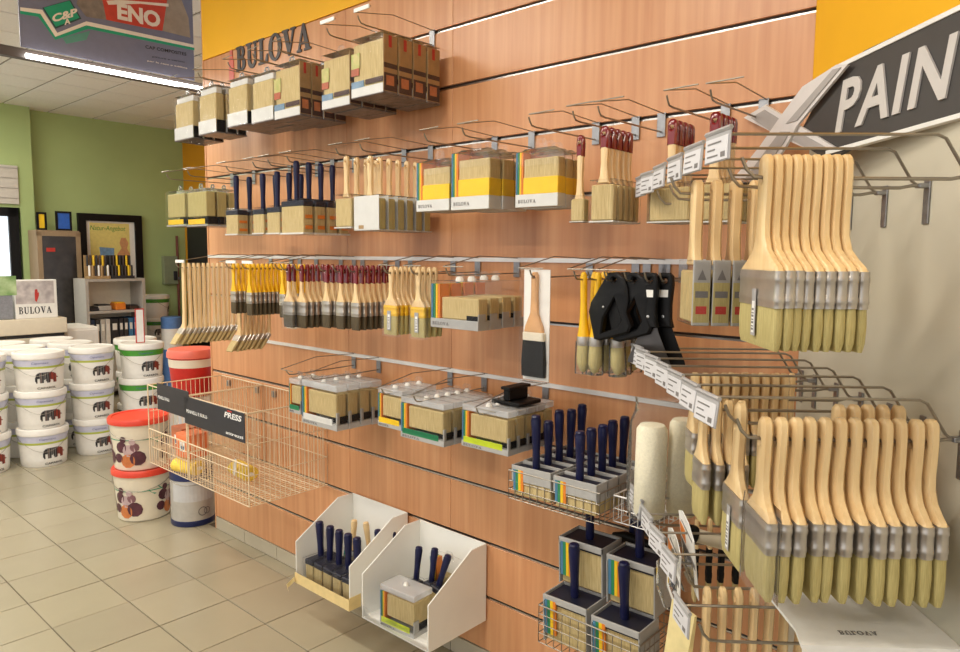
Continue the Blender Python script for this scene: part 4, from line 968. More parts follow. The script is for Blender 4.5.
arm('cross_bar', [(749, 118), (771, 105), (842, 148), (812, 149), (795, 141)], [[(757, 118), (771, 110), (797, 126), (786, 137)], [(803, 131), (834, 148), (813, 148), (797, 139)]], -.009, 'short pale grey bar of the crossed mark')
arm('cross_bar', [(738, 183), (768, 147), (790, 116), (812, 87), (847, 65), (858, 65), (807, 125), (794, 148), (768, 182)], [[(807, 121), (852, 68), (844, 70), (796, 124)], [(793, 144), (800, 132), (790, 132), (752, 182), (764, 182)]], -.017, 'long pale grey bar of the crossed mark')
mb = MB(); put_text(mb, 'PAINT', .326, .728, 1.774 - z0s, 1.876 - z0s, -.0125, -.0085, shear=.2, bold=.022, spacing=1.12)
mb.v = [(p[0], p[1], p[2] + (p[0] - .33) * .03 - .008) for p in mb.v]
ob('lettering', mb.mesh('lettering', mat('sign_letters', (206, 200, 194), .5, var=.02)), t)

# ================================================================ LETTERING ON THE SLAT WALL
a0, hb = wp(237, 72, .002); a1, hb1 = wp(307, 50, .002)
t = thing('wall_lettering', 'dark serif shop lettering on the upper slats with red brush mark', 'sign', W(a0, hb, 0), ANG_W)
mb = MB(); put_bulova(mb, 0, a1 - a0 + .03, 0, .112, -.001, .004, .0032); ob('lettering', mb.mesh('lettering', mat('lettering_charcoal', (58, 52, 52), .4, var=.25, scale=12)), t)
mb = MB().extr([(-.072, -.03), (-.028, -.03), (-.028, .055), (-.036, .075), (-.040, .115), (-.060, .115), (-.064, .075), (-.072, .055)], [], -.004, -.001)
ob('brush_mark', mb.mesh('brush_mark', mat('mark_red', (214, 110, 96), .4, var=.1)), t, label='red brush emblem')

# ================================================================ HANGING BANNER AND ITS TUBE LIGHT
AB = -4.12
o0, hl0 = ap(25, 53, AB); o1, hl1 = ap(203, 88, AB); hl0 = (hl0 + hl1) / 2
bo0, _ = ap(20, 40, AB); bo1, _ = ap(194, 70, AB); bz = hl0 + .03
t = thing('hanging_banner', 'grey and green advertising banner hanging from the ceiling', 'banner', W(AB, bz, (bo0 + bo1) / 2), ANG_W - PI / 2)
# local x runs from the aisle side (viewer left) to the slat wall: rotate so that -y faces the camera
t.rotation_euler = (0, 0, math.atan2(n_.y, n_.x)); BX = (bo0 - bo1) / 2; BH = CEIL - bz - .002
# the face towards the camera is local -y
ob('banner_sheet', MB().box(-BX, BX, -.004, .004, 0, BH).mesh('banner_sheet', mat('banner_grey', (112, 114, 132), .5, var=.04)), t)
def bp(u, v):
    o, h = ap(u, v, AB); return ((bo0 + bo1) / 2 - o, h - bz)
YF = -.0045
def poly(nm, pts, m, y=YF, lab=None): return ob(nm, MB().extr([bp(*p) for p in pts], [], y - .0006, y).mesh(nm, m), t, label=lab)
M_BG = mat('banner_green', (24, 150, 110), .5, var=.05); M_BC = mat('banner_cream', (226, 214, 196), .5, var=.04)
poly('cream_stripe', [(20, 7.5), (42, 10), (57, 33), (86, 21.5), (194, 45), (194, 48), (86, 25.5), (55, 37), (40, 14), (20, 11)], M_BC)
poly('green_stripe', [(20, 11), (40, 14), (55, 37), (86, 25.5), (194, 48), (194, 50.5), (88, 29), (55, 40), (38, 17), (20, 14)], M_BG)
poly('green_swash', [(62, 38), (90, 31), (86, 40), (66, 44)], mat('banner_green_pale', (84, 140, 124), .5, var=.05))
poly('logo_can', [(42, 8), (70, 0), (81, 19), (55, 29)], mat('banner_dark', (40, 70, 66), .5, var=.05), YF - .0007)
poly('logo_can', [(43.5, 8), (69, 1), (79, 18), (55.5, 27)], M_BG, YF - .0014)
def btext(s, u0, v0, u1, v1, hgt, m, y, **kw):
    x0, z0_ = bp(u0, v0); x1, z1_ = bp(u1, v1); mb = MB(); put_text(mb, s, 0, 1, 0, hgt, 0, **kw)
    mb.v = [(x0 + p[0] * (x1 - x0), y, z0_ + p[0] * (z1_ - z0_) + p[2]) for p in mb.v]
    ob('lettering', mb.mesh('lettering', m), t)
btext('C&P', 52, 23, 77, 16, .040, M_BC, YF - .0026, bold=.04)
btext('A', 64, 25.5, 70, 24, .030, M_BC, YF - .0027, bold=.04)
poly('red_tin', [(101, -5), (168, -8), (162, 31), (150, 29), (106, 20)], mat('banner_red', (190, 62, 42), .5, var=.08), YF - .0007)
poly('tin_rim', [(106, 1), (118, 0), (168, 4), (168, 7), (140, 4), (108, 5)], M_BC, YF - .0014)
btext('ENO', 117, 19.5, 160, 28.5, .088, M_BC, YF - .0022, bold=.045)
poly('brown_figure', [(76, 4), (80, -8), (101, -8), (106, 20), (86, 17)], mat('banner_brown', (128, 116, 104), .5, var=.2), YF - .0006)
poly('pale_curve', [(168, -8), (178, -8), (188, 18), (190, 38), (162, 31)], mat('banner_tan', (150, 136, 118), .5, var=.1), YF - .0006)
btext('CAP COMPOSITES', 145, 48.5, 186, 56, .018, M_INK, YF - .001, bold=.02)
btext('pitture e vernici', 152, 58, 184, 63.5, .012, M_INK, YF - .001, bold=.01)
btext('per la casa e edilizia', 147, 62, 187, 69.5, .011, M_BC, YF - .001, bold=.01)
for s in (-1, 1): ob('hanger', MB().tube([(s * BX * .8, 0, BH - .01), (s * BX * .8, 0, BH + .002)], .004, 6).mesh('hanger', M_STEEL), t)
lt = thing('tube_light', 'glowing white fluorescent tube below the advertising banner', 'ceiling light', W(AB, hl0, (o0 + o1) / 2), 0); lt.rotation_euler = (0, 0, math.atan2(n_.y, n_.x)); LX = (o0 - o1) / 2
ob('tube', MB().tube([(-LX, -.012, -.012), (LX, -.012, -.012)], .012, 10).mesh('tube', M_TUBEH, True), lt)
ob('beam', MB().box(-LX - 2.2, LX, .008, .055, -.022, .026, .002).mesh('beam', mat('beam_dark', (80, 72, 68), .5, var=.05)), lt)
for x in (-LX - 1.9, -LX + .3): ob('suspension_wire', MB().tube([(x, .03, .02), (x, .03, CEIL - hl0)], .003, 5).mesh('suspension_wire', M_STEEL), lt)
l = bpy.data.lights.new('tube_glow', 'AREA'); l.shape = 'RECTANGLE'; l.size = 2 * LX; l.size_y = .05; l.energy = 9; l.color = (1, .97, .92)
lo = bpy.data.objects.new('tube_glow', l); COL.objects.link(lo); lo.parent = lt; lo.location = (0, -.02, -.03)

# ================================================================ TUBS AND BUCKETS
CAMA = lambda p: math.atan2(-p.y, -p.x)              # direction from a point to where customers stand in the aisle
def wrap(mb, r, dr=0.):                              # flat x,z -> round a cylinder; r(z)
    mb.v = [((r(p[2]) + dr) * math.sin(p[0] / r(p[2])), -(r(p[2]) + dr) * math.cos(p[0] / r(p[2])), p[2]) for p in mb.v]; return mb
ELE = [(-.9, -.05), (-.82, .12), (-.8, .28), (-.68, .46), (-.45, .52), (-.1, .50), (.3, .52), (.62, .46), (.8, .3), (.86, .05), (1.0, -.02), (.96, -.08), (.84, -.06), (.80, -.2), (.82, -.55), (.56, -.55), (.52, -.28), (.3, -.22), (.24, -.55), (0, -.55), (-.06, -.18), (-.22, -.2), (-.26, -.55), (-.5, -.55), (-.52, -.1), (-.66, -.02), (-.72, -.3), (-.70, -.5), (-.82, -.5), (-.88, -.3)]
def inside(x, z, P):
    c = False
    for i in range(len(P)):
        (x1, z1), (x2, z2) = P[i - 1], P[i]
        if (z1 > z) != (z2 > z) and x < (x2 - x1) * (z - z1) / (z2 - z1) + x1: c = not c
    return c
def bucket_parts(R_, H, band, stripe, topcol):
    def mk():
        rad = lambda z: R_ * (.90 + .10 * z / H); ps = []
        ps.append(('tub', MB().lathe([(R_ * .86, 0), (R_ * .895, .006), (rad(.2 * H), .2 * H), (rad(H * .86), H * .86)], 32).mesh('tub', M_WHITE, True), None))
        ps.append(('lid', MB().lathe([(R_ * .985, H * .84), (R_ * 1.03, H * .845), (R_ * 1.03, H * .95), (R_ * 1.01, H * .985), (R_ * .96, H), (R_ * .90, H), (R_ * .88, H * .985), (.001, H * .985)], 32).mesh('lid', topcol, True), None))
        def ringband(z0, z1, m, nm, dr): ps.append((nm, MB().lathe([(rad(z0) + dr, z0), (rad(z1) + dr, z1)], 32).mesh(nm, m, True), None))
        ringband(H * .66, H * .82, band, 'label_band', .0008); ringband(H * .60, H * .655, stripe, 'stripe', .0009)
        m = MB(); m.mi = 0; N = 34; sx = R_ * .50; cx = R_ * .34; cz = H * .36
        for i in range(N):
            for j in range(16):
                x = -1 + 2 * (i + .5) / N; z = -.6 + 1.2 * (j + .5) / 16
                if inside(x, z, ELE):
                    g = (x + 1) / 2; m.mi = 0 if g < .22 else (1 if (i % 5) in (0, 3) and g < .6 else (2 if g > .62 else (3 if i % 4 == 1 else 0)))
                    if i % 5 == 2 and g > .5: m.mi = 0
                    m.add([(cx + sx * (-1 + 2 * i / N), 0, cz + sx * .9 * (-.6 + 1.2 * j / 16)), (cx + sx * (-1 + 2 * (i + 1) / N), 0, cz + sx * .9 * (-.6 + 1.2 * j / 16)), (cx + sx * (-1 + 2 * (i + 1) / N), 0, cz + sx * .9 * (-.6 + 1.2 * (j + 1) / 16)), (cx + sx * (-1 + 2 * i / N), 0, cz + sx * .9 * (-.6 + 1.2 * (j + 1) / 16))], [(0, 1, 2, 3)])
        wrap(m, rad, .0012); ps.append(('emblem', m.mesh('emblem', [M_INK, M_INKG, mat('emblem_rust', (140, 50, 34), .5, var=.1), mat('emblem_brown', (96, 60, 44), .5, var=.1)]), 'striped elephant emblem'))
        m = MB(); m.mi = 0; put_text(m, 'CAPAROL', cx - sx * .75, cx + sx * .75, H * .06, H * .115, bold=.02); m.mi = 1; put_text(m, 'Capamaxx', cx - sx * 1.1, cx + sx * .2, H * .70, H * .77, shear=.2)
        wrap(m, rad, .0016); ps.append(('lettering', m.mesh('lettering', [M_INK, mat('label_blue', (84, 96, 150), .5, var=.1)]), None))
        hd = [(rad(H * .78) * 1.02 * math.sin(q), -rad(H * .78) * 1.02 * math.cos(q) - .004, H * .78 - .10 * math.cos(q) ** 2 * (1 if abs(q) < PI / 2 else 0)) for q in [-PI / 2 + PI * k / 14 for k in range(15)]]
        ps.append(('handle', MB().tube(hd, .0018, 4).mesh('handle', M_STEEL, True), None))
        return ps
    return cm(('bucket', R_, H, band.name, stripe.name), mk)
M_LAV = mat('label_lavender', (196, 196, 214), .4, var=.05); M_LIME = mat('label_lime', (176, 186, 80), .4, var=.05); M_GRN = mat('label_green', (72, 148, 50), .4, var=.05)
def bstack(u, v, n, R_, H, band, stripe, desc, skip=0, pos=None):
    p = pos or fp(u, v); d = Vector((p.x, p.y, 0)).normalized()
    p = p + d * R_ * .86
    for k in range(n):
        if k < skip: continue
        lab = 'white paint tub, %s, %s' % (desc, ('bottom one' if k == 0 else 'top one' if k == n - 1 else 'middle one'))
        q = p + Vector((random.uniform(-.006, .006), random.uniform(-.006, .006), k * H * .995))
        put(bucket_parts(R_, H, band, stripe, M_WHITE), 'paint_tub', lab, 'paint tub', q, CAMA(p) + PI / 2 + random.uniform(-.12, .12), 'stacked white paint tubs')
bstack(45, 467, 3, .160, .272, M_LAV, M_LIME, 'lavender banded stack by the open aisle floor')
bstack(96, 455, 3, .150, .272, M_LAV, M_LIME, 'lavender banded stack nearest the fruit tubs')
bstack(-15, 476, 3, .160, .272, M_LAV, M_LIME, 'lavender banded stack cut by the picture edge')
def frontpos(u, v, R_): p = fp(u, v); return p + Vector((p.x, p.y, 0)).normalized() * R_ * .86
f1, f2, f0 = frontpos(45, 467, .160), frontpos(96, 455, .150), frontpos(-15, 476, .160)
back = (-w_ * .36)
for q, dsc in ((f1, 'behind the open floor stack'), (f2, 'behind the stack nearest the fruit tubs'), (f0, 'behind the stack at picture edge')):
    for rk in (1, 2):
        pp = q + back * rk + n_ * (-.02 * rk)
        bstack(0, 0, 3, .154, .272, M_LAV, M_LIME, '%s rank %s' % (('second', 'third')[rk - 1], dsc), pos=pp - Vector((pp.x, pp.y, 0)).normalized() * .154 * .86)
g1 = frontpos(145, 447, .160)
bstack(145, 447, 3, .160, .272, M_GRN, M_WHITE, 'green banded stack behind the fruit tubs')
pp = g1 + back * .95 + n_ * .10
bstack(0, 0, 3, .160, .272, M_GRN, M_WHITE, 'green banded stack one rank deeper', pos=pp - Vector((pp.x, pp.y, 0)).normalized() * .160 * .86)
# chestnut tubs with red lids
def chest_parts(R_, H):
    def mk():
        rad = lambda z: R_ * (.87 + .13 * z / H); ps = []
        ps.append(('tub', MB().lathe([(R_ * .83, 0), (R_ * .87, .006), (rad(H * .9), H * .9)], 32).mesh('tub', M_CREAM, True), None))
        ps.append(('lid', MB().lathe([(R_ * .98, H * .885), (R_ * 1.05, H * .89), (R_ * 1.06, H * .96), (R_ * 1.02, H), (R_ * .92, H), (R_ * .9, H * .98), (.001, H * .98)], 32).mesh('lid', mat('red_lid', (224, 70, 48), .35, var=.05), True), 'red plastic lid'))
        for cx in (-.05, .16, -.20, .33, -.36):
            m = MB()
            for k, (dx, dz, rr, mi) in enumerate(((-.03, .10, .026, 0), (.005, .085, .028, 1), (.03, .10, .020, 2), (-.045, .05, .022, 0), (.0, .038, .032, 3), (.042, .05, .034, 0), (.02, .125, .014, 1), (-.02, .135, .015, 0))):
                m.mi = mi; q = circ(rr * R_ / .125, 10, cx * R_ / .132 + dx * R_ / .125, dz * R_ / .125 + .012); n0 = len(m.v)
                m.add([(p[0], -.0002 * k, p[1]) for p in q], [tuple(range(10))])
            m.v = [((rad(p[2]) + .001 - p[1]) * math.sin(p[0] / rad(p[2])), -(rad(p[2]) + .001 - p[1]) * math.cos(p[0] / rad(p[2])), p[2]) for p in m.v]
            ps.append(('fruit_print', m.mesh('fruit_print', [mat('print_plum', (86, 44, 56), .4, var=.3), mat('print_lilac', (196, 170, 170), .4, var=.1), mat('print_mauve', (130, 90, 96), .4, var=.2), mat('print_terracotta', (206, 124, 70), .4, var=.15)]), 'printed picture of a cluster of round fruits'))
        m = MB(); m.mi = 0
        for k in range(40): x0 = -.45 + k * .0225; m.add([(x0, 0, H * .60), (x0 + .0225, 0, H * .60), (x0 + .0225, 0, H * .615), (x0, 0, H * .615)], [(0, 1, 2, 3)])
        m.add([(.07, 0, H * .6), (.10, 0, H * .52), (.155, 0, H * .58), (.125, 0, H * .68)], [(0, 1, 2, 3)])
        wrap(m, rad, .0012); ps.append(('green_logo', m.mesh('green_logo', M_BG), 'green line and square logo'))
        hd = [(rad(H * .82) * 1.03 * math.sin(q), -rad(H * .82) * 1.03 * math.cos(q) - .003, H * .82 - .06 * math.cos(q)) for q in [-PI / 2 + PI * k / 14 for k in range(15)]]
        ps.append(('handle', MB().tube(hd, .002, 4).mesh('handle', M_STEEL, True), None))
        return ps
    return cm(('chest', R_, H), mk)
pc = fp(145, 521); pc = pc + Vector((pc.x, pc.y, 0)).normalized() * .13
CH_H = .295
for k in range(2):
    put(chest_parts(.158, CH_H), 'picture_tub', 'red lidded cream tub printed with round fruits, %s of its stack' % ('lower', 'upper')[k], 'paint tub', pc + Vector((0, .0 if k == 0 else .0, k * CH_H * .99)) - (Vector((.012, -.004, 0)) if k else Vector()), CAMA(pc) + PI / 2 - .3 + .25 * k, 'red lidded tubs')
# tins beside them
def tin_parts(R_, H, body, rim, lidm):
    def mk():
        ps = [('can', MB().lathe([(R_ * .97, 0), (R_, .004), (R_, H * .93)], 32).mesh('can', body, True), None)]
        ps.append(('bottom_rim', MB().lathe([(R_ * 1.0, 0), (R_ * 1.015, .003), (R_ * 1.015, .03), (R_ * 1.0, .032)], 32).mesh('bottom_rim', rim, True), None))
        ps.append(('top_rim', MB().lathe([(R_ * 1.0, H * .82), (R_ * 1.012, H * .825), (R_ * 1.012, H * .97), (R_ * 1.0, H), (R_ * .93, H), (R_ * .92, H * .96), (.001, H * .96)], 32).mesh('top_rim', rim, True), None))
        hd = [(R_ * 1.04 * math.sin(q), -R_ * 1.04 * math.cos(q) - .003, H * .85 - .03 * math.cos(q)) for q in [-PI / 2 + PI * k / 12 for k in range(13)]]
        ps.append(('handle', MB().tube(hd, .0022, 4).mesh('handle', M_STEEL, True), None))
        m = MB()
        for rr, cx in ((.026, .05), (.020, .075)):
            q = circ(rr, 14, cx, H * .26); q2 = circ(rr * .8, 14, cx, H * .26)
            m.add([(p[0], 0, p[1]) for p in q + q2], [(i, (i + 1) % 14, 14 + (i + 1) % 14, 14 + i) for i in range(14)])
        wrap(m, lambda z: R_, .0012); ps.append(('ring_print', m.mesh('ring_print', M_INKG), 'printed interlocked rings'))
        ps.append(('top_label', wrap(MB().add([(x, 0, z) for z in (H * .45, H * .8) for x in [-.12 + .02 * k for k in range(13)]], [(k, k + 1, 14 + k, 13 + k) for k in range(12)]), lambda z: R_, .0008).mesh('top_label', mat('tin_label', (206, 206, 206), .35, .1, var=.05)), None))
        return ps
    return cm(('tin', R_, H, body.name, rim.name), mk)
M_TIN = mat('silver_tin', (196, 192, 184), .35, .3, var=.06); M_TINB = mat('tin_blue', (34, 44, 92), .3, .1, var=.1)
pt_ = fp(194, 527); pt_ = pt_ + Vector((pt_.x, pt_.y, 0)).normalized() * .118; pt_ = pt_ + w_ * -.0
put(tin_parts(.118, .315, M_TIN, M_TINB, M_TINB), 'paint_tin', 'silver tin with dark blue rims against the wall end', 'paint tin', pt_, CAMA(pt_) + PI / 2)
put(tin_parts(.112, .40, M_TIN, M_TIN, M_TIN), 'paint_tin', 'plain silver tin standing on the blue rimmed tin', 'paint tin', pt_ + Vector((-.01, .03, .316)), CAMA(pt_) + PI / 2 + .4)
M_REDB = mat('red_pail_plastic', (200, 40, 34), .35, var=.08)
pr_ = pt_ + Vector((-.0, .04, .718))
t = thing('red_pail', 'red pail with pale lid on top of the silver tins', 'pail', pr_, 0)
ob('pail', MB().lathe([(.100, 0), (.104, .005), (.122, .22)], 28).mesh('pail', M_REDB, True), t)
ob('lid', MB().lathe([(.122, .215), (.130, .218), (.130, .245), (.122, .262), (.001, .262)], 28).mesh('lid', mat('salmon_lid', (226, 110, 90), .4, var=.05), True), t)
ob('pale_band', MB().lathe([(.1195, .165), (.1225, .21)], 28).mesh('pale_band', M_CREAM, True), t)

# ================================================================ BACK OF THE SHOP
def F_(u, v, a):                                      # photo point on the plane across the aisle -> (local x towards the wall, z)
    o, h = ap(u, v, a); return -o, h
ANG_F = math.atan2(n_.y, n_.x)                       # local x = towards the slat wall, local -y = towards the aisle mouth
def bthing(name, label, cat, u, v, a, group=None, z=None):
    x, h = F_(u, v, a); return thing(name, label, cat, W(a, h if z is None else z, -x), ANG_F, group), x, h
# counter
AC = -6.75
xr, zt = F_(66, 318, AC); ctop = .955
t = thing('counter', 'long cream shop counter behind the paint tubs', 'counter', W(AC, 0, -xr + .9), ANG_F)
ob('worktop', MB().box(-2.2, .9, -.02, .62, ctop - .13, ctop, .004).mesh('worktop', mat('cream_laminate', (226, 214, 190), .4, var=.03)), t)
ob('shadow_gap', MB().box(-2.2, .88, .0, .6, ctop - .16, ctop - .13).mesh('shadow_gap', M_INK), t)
ob('counter_front', MB().box(-2.2, .88, -.005, .6, 0, ctop - .16, .003).mesh('counter_front', M_CREAM), t)
t = thing('side_cabinet', 'low white cabinet at the end of the cream counter', 'cabinet', W(AC - .1, 0, -xr - .16), ANG_F)
ob('body', MB().box(-.14, .14, .0, .5, 0, ctop - .11, .004).mesh('body', M_WHITE), t); ob('door', MB().box(-.13, .13, -.015, 0, .08, ctop - .13, .003).mesh('door', M_WHITE), t); ob('knob', MB().lathe([(.001, 0), (.012, .002), (.012, .012), (.001, .014)], 8).mesh('knob', M_STEEL, True), t, (-.1, -.016, .6), (PI / 2, 0, 0))
# brand show box on the counter
x0, _ = F_(16, 317, AC + .05 - .1); x1, _ = F_(58, 317, AC - .05); _, z1 = F_(30, 280, AC - .05)
t = thing('show_card_box', 'white show box with dark serif lettering on the cream counter', 'sign', W(AC - .05, ctop + .001, -(x0 + x1) / 2), ANG_F); X = (x1 - x0) / 2; H = z1 - ctop
ob('box', MB().box(-X, X, 0, .10, 0, H, .002).mesh('box', M_PAPER), t)
ob('picture', MB().box(-X * .98, X * .86, -.0012, 0, H * .38, H * .97).mesh('picture', mat('soft_picture', (216, 208, 204), .5, rgb2=(160, 150, 150), scale=14)), t)
mb = MB().extr([(p[0] * .6, H * .12 + p[1] * .75) for p in [(-.02, H * .45), (.0, H * .40), (.03, H * .62), (.035, H * .75), (.02, H * .72), (.015, H * .85), (-.015, H * .84), (-.02, H * .7)]], [], -.0025, -.0013); ob('red_mark', mb.mesh('red_mark', M_BANDR), t)
mb = MB(); put_bulova(mb, -X * .86, X * .72, H * .12, H * .30, -.0003, .0014); ob('lettering', mb.mesh('lettering', M_INK), t)
t, x, h = bthing('display_stand', 'small grey counter display beside the white show box', 'display', 4, 316, AC - .05, z=ctop + .001)
ob('stand', MB().box(-.06, .07, 0, .08, 0, .20, .003).mesh('stand', M_STEELP), t); ob('green_card', MB().box(-.10, .10, -.002, .002, .2, .36).mesh('green_card', mat('green_card', (190, 210, 160), .5, rgb2=(110, 150, 80), scale=12)), t)
# tall dark fronted cabinet
AT = A_FAR + .47
x0, _ = F_(40, 300, AT); x1, z1 = F_(80, 231, AT)
t = thing('tall_cabinet', 'tall wood framed cabinet with dark glass door on the green wall', 'cabinet', W(AT, 0, -(x0 + x1) / 2), ANG_F); X = (x1 - x0) / 2
M_CABW = mat('cabinet_wood', (150, 128, 100), .5, var=.1, stretch=(3, 3, .5))
ob('carcass', MB().box(-X, X, .02, .27, 0, z1, .003).mesh('carcass', M_CABW), t)
dd = ob('door', MB().box(-X, -X + .045, -.005, .02, .05, z1 - .02).box(X - .045, X, -.005, .02, .05, z1 - .02).box(-X, X, -.005, .02, z1 - .06, z1 - .015).box(-X, X, -.005, .02, .05, .09).mesh('door', M_CABW), t)
ob('glass_panel', MB().box(-X + .045, X - .045, .0, .019, .09, z1 - .06).mesh('glass_panel', mat('dark_glass', (58, 52, 48), .25, rgb2=(36, 32, 30), scale=9)), dd)
ob('sticker', MB().box(-X * .6, -X * .2, -.002, 0, z1 - .22, z1 - .18).mesh('sticker', M_BANDR), dd)
for j, (u0, u1, v0, v1, mm, lab) in enumerate(((36, 47, 212, 229, M_BANDY, 'small yellow framed picture standing on the dark cabinet'), (55, 72, 211, 229, mat('picture_blue', (40, 96, 190), .4, var=.1), 'small blue framed picture standing on the dark cabinet'))):
    a_ = AT - .1; xa, za = F_(u0, v0, a_); xb, zb1 = F_(u1, v1, a_)
    t = thing('framed_picture', lab, 'picture', W(a_, z1 + .001, -(xa + xb) / 2), ANG_F, None, None); X2 = (xb - xa) / 2; H = max(.12, za - z1)
    ob('frame', MB().extr([(-X2, 0), (X2, 0), (X2, H), (-X2, H)], [[(-X2 + .02, .02), (X2 - .02, .02), (X2 - .02, H - .02), (-X2 + .02, H - .02)]], -.008, .008).mesh('frame', M_BLACK), t)
    ob('print', MB().box(-X2 + .02, X2 - .02, -.002, .004, .02, H - .02).mesh('print', mm), t)
# framed poster on the far wall
AP = A_FAR + .03
x0, z1 = F_(77, 211, AP); x1, z0 = F_(144, 300, AP); z0 = .95
t = thing('framed_poster', 'black framed yellow poster of a child beside a bucket', 'poster', W(AP, z0, -(x0 + x1) / 2), ANG_F); X = (x1 - x0) / 2; H = z1 - z0 - .02
ob('frame', MB().extr([(-X, 0), (X, 0), (X, H), (-X, H)], [[(-X + .08, .08), (X - .08, .08), (X - .08, H - .08), (-X + .08, H - .08)]], -.025, .02).mesh('frame', M_BLACK), t)
ob('mount', MB().box(-X + .08, X - .08, -.002, .01, .08, H - .08).mesh('mount', M_PAPER), t)
pm = ob('print', MB().box(-X + .12, X - .14, -.004, -.002, .08, H - .10).mesh('print', mat('poster_yellow', (232, 216, 130), .5, var=.06)), t)
ob('bucket_print', MB().extr([(-.12, .5), (.02, .48), (.03, .62), (-.13, .63)], [], -.0052, -.0041).mesh('bucket_print', M_SKY), t)
ob('child_print', MB().extr([(.06, .40), (.20, .40), (.20, .56), (.17, .62), (.19, .68), (.16, .74), (.11, .74), (.09, .68), (.11, .62), (.06, .55)], [], -.0052, -.0041).mesh('child_print', mat('poster_skin', (206, 150, 104), .5, var=.12)), t)
mb = MB(); put_text(mb, 'Natur-Angebot', -.22, .16, H - .20, H - .13, -.0052, shear=.2); ob('lettering', mb.mesh('lettering', M_GRN), t)
# open bookcase with folders and colour fans
AS = A_FAR + .83
x0, z1 = F_(85, 279, AS); x1, _ = F_(145, 279, AS)
X = (x1 - x0) / 2; sx = -(x0 + x1) / 2
t = thing('bookcase', 'grey open bookcase with folders below the framed poster', 'bookcase', W(AS, 0, sx), ANG_F)
M_SHELF = mat('grey_shelf', (176, 170, 162), .5, var=.04)
ob('side_panel', MB().box(-X, -X + .03, 0, .33, 0, z1).mesh('side_panel', M_SHELF), t); ob('side_panel', MB().box(X - .03, X, 0, .33, 0, z1).mesh('side_panel', M_SHELF), t); ob('back_panel', MB().box(-X, X, .32, .33, 0, z1).mesh('back_panel', M_CREAM), t)
sh_z = [.08, z1 - .72, z1 - .36, z1 - .03]
for z in sh_z: ob('shelf', MB().box(-X + .03, X - .03, .0, .32, z, z + .025).mesh('shelf', M_SHELF), t)
fx = -X + .05; cols = [((40, 60, 90), 'dark blue'), ((60, 60, 64), 'charcoal'), ((200, 196, 188), 'pale grey'), ((226, 222, 214), 'white'), ((34, 34, 38), 'black'), ((40, 40, 46), 'black'), ((46, 44, 48), 'black'), ((60, 120, 170), 'bright blue'), ((50, 90, 140), 'blue')]
z = sh_z[1] + .026
for j, (c, nm) in enumerate(cols):
    wdt_ = .042 if j != 4 else .075
    t = thing('folder', '%s lever folder in the bookcase, %s along the shelf' % (nm, ORD[j]), 'folder', W(AS - .03, z, sx - fx - wdt_ / 2), ANG_F, 'folders in the bookcase'); fx += wdt_ + .008
    ob('cover', MB().box(-wdt_ / 2, wdt_ / 2, .02, .24, 0, .27, .003).mesh('cover', mat('folder_%d_%d_%d' % c, c, .5, var=.06)), t); ob('spine_label', MB().box(-wdt_ * .3, wdt_ * .3, .0185, .02, .15, .22).mesh('spine_label', M_PAPER), t)
z = sh_z[2] + .026
for j, (dx, w2, h2, mm, nm) in enumerate(((-.2, .10, .03, M_INK, 'dark flat document tray'), (-.1, .13, .05, M_SHELF, 'grey stack of leaflets'), (.06, .10, .07, M_BANDO, 'orange toy like stapler box'), (.2, .09, .035, M_DARKBR, 'brown case'))):
    t = thing('desk_item', nm + ' on the upper bookcase shelf', 'box', W(AS - .05, z, sx - dx), ANG_F)
    ob('body', MB().box(-w2 / 2, w2 / 2, .0, .16, 0, h2, .006).mesh('body', mm), t); ob('top', MB().box(-w2 * .45, w2 * .45, .01, .15, h2, h2 + .012, .004).mesh('top', M_INK if j != 2 else M_YPLAS), t)
for j, (u0, u1) in enumerate(((89, 110), (112, 134))):
    a_ = AS - .08; xa, _ = F_(u0, 270, a_); xb, za = F_(u1, 255, a_)
    t = thing('colour_rack', 'small rack of upright colour samples on the bookcase, %s' % ('beside the cabinet', 'with a dark top row')[j], 'sample rack', W(a_, z1 - .004, -(xa + xb) / 2), ANG_F); X2 = (xb - xa) / 2; H = za - z1
    ob('tray', MB().box(-X2, X2, 0, .14, 0, .03, .002).box(-X2, X2, .12, .14, 0, H).mesh('tray', M_KRAFT if j == 0 else M_INK), t)
    for r_ in range(2):
        for k in range(7):
            ob('sample', cm(('smp', r_, k % 3, j), lambda: MB().lathe([(.001, 0), (.011, 0), (.011, H * .42), (.006, H * .46), (.001, H * .46)], 8).mesh('sample', (M_INK, M_DARKBR, M_BANDY)[k % 3] if (r_ or j) else (M_PAPER, M_KRAFT, M_INK)[k % 3], True)), t, (-X2 + X2 * 2 * (k + .5) / 7, .03 + r_ * .05, .03 + r_ * H * .42))
# red rimmed price stand on a tub
pb = fp(145, 447); pb = pb + Vector((pb.x, pb.y, 0)).normalized() * .1376
t = thing('price_stand', 'white upright price card with red border on a green banded tub', 'sign', pb + Vector((.02, -.05, .272 * 3 - .002)), ANG_F)
ob('card', MB().box(-.028, .028, -.002, .002, 0, .26).mesh('card', M_PAPER), t)
ob('border', MB().extr([(-.034, 0), (.034, 0), (.034, .268), (-.034, .268)], [[(-.027, .006), (.027, .006), (.027, .260), (-.027, .260)]], -.003, .003).mesh('border', M_BANDR), t)
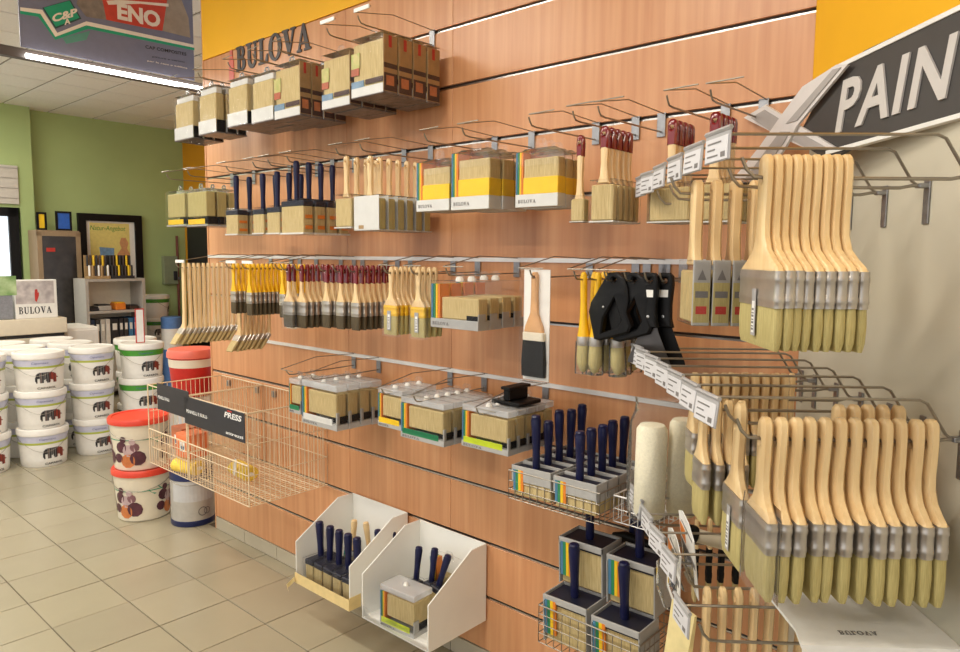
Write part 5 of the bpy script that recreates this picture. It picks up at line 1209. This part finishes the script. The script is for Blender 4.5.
# far tubs against the green wall, meter box, pipe
pf = W(A_FAR + .30, 0, -F_(156, 330, A_FAR + .3)[0])
for k in range(4):
    put(bucket_parts(.155, .26, M_GRN, M_WHITE, M_WHITE), 'paint_tub', 'white paint tub in the lone far stack at the green wall, %s from the floor' % ORD[k], 'paint tub', pf + Vector((0, 0, k * .259)), CAMA(pf) + PI / 2 + 1.2 * (k % 2), 'far paint tubs')
x0, z1 = F_(161, 256, A_FAR); x1, z0 = F_(176, 284, A_FAR)
t = thing('meter_box', 'grey electric box on the green wall by the red pipe', 'electric box', W(A_FAR + .001, z0, -(x0 + x1) / 2), ANG_F); X = (x1 - x0) / 2
ob('case', MB().box(-X, X, -.07, 0, 0, z1 - z0, .006).mesh('case', mat('meter_grey', (140, 148, 116), .5, var=.05)), t); ob('switch', MB().box(X * .3, X * .8, -.085, -.07, .05, .16, .003).mesh('switch', M_INK), t)
x0, _ = F_(175, 240, A_FAR); t = thing('wall_pipe', 'thin rust red pipe running up the green wall', 'pipe', W(A_FAR + .05, 0, -x0), ANG_F)
ob('pipe', MB().tube([(0, 0, 0), (0, 0, F_(175, 236, A_FAR)[1])], .016, 8).mesh('pipe', mat('rust_pipe', (120, 62, 50), .5, var=.1), True), t); ob('clip', MB().box(-.025, .025, -.02, .05, 1.2, 1.23).mesh('clip', M_STEELP), t)
pf2 = W(A_FAR + .75, 0, -F_(172, 340, A_FAR + .75)[0])
t = thing('blue_drum', 'blue and white drum standing by the dark door', 'drum', pf2, 0)
ob('drum', MB().lathe([(.10, 0), (.11, .01), (.11, .80), (.10, .81), (.001, .81)], 24).mesh('drum', mat('drum_blue', (90, 130, 190), .4, var=.08), True), t); ob('pale_band', MB().lathe([(.1112, .45), (.1112, .68)], 24).mesh('pale_band', M_PAPER, True), t)

# notice board on the pillar
a_ = A_FAR + .17; x1, z1 = F_(17, 166, a_); _, z0 = F_(10, 204, a_)
t = thing('notice_board', 'pale striped notice board above the dark framed window', 'board', W(a_, z0, -x1 + .3), ANG_F)
ob('board', MB().box(-.3, .3, -.012, .008, 0, z1 - z0, .002).mesh('board', mat('notice_grey', (196, 190, 180), .5, var=.04)), t)
for k in range(4): ob('ledge', MB().box(-.3, .3, -.02, -.012, .06 + k * .1, .066 + k * .1).mesh('ledge', M_SHELF), t)
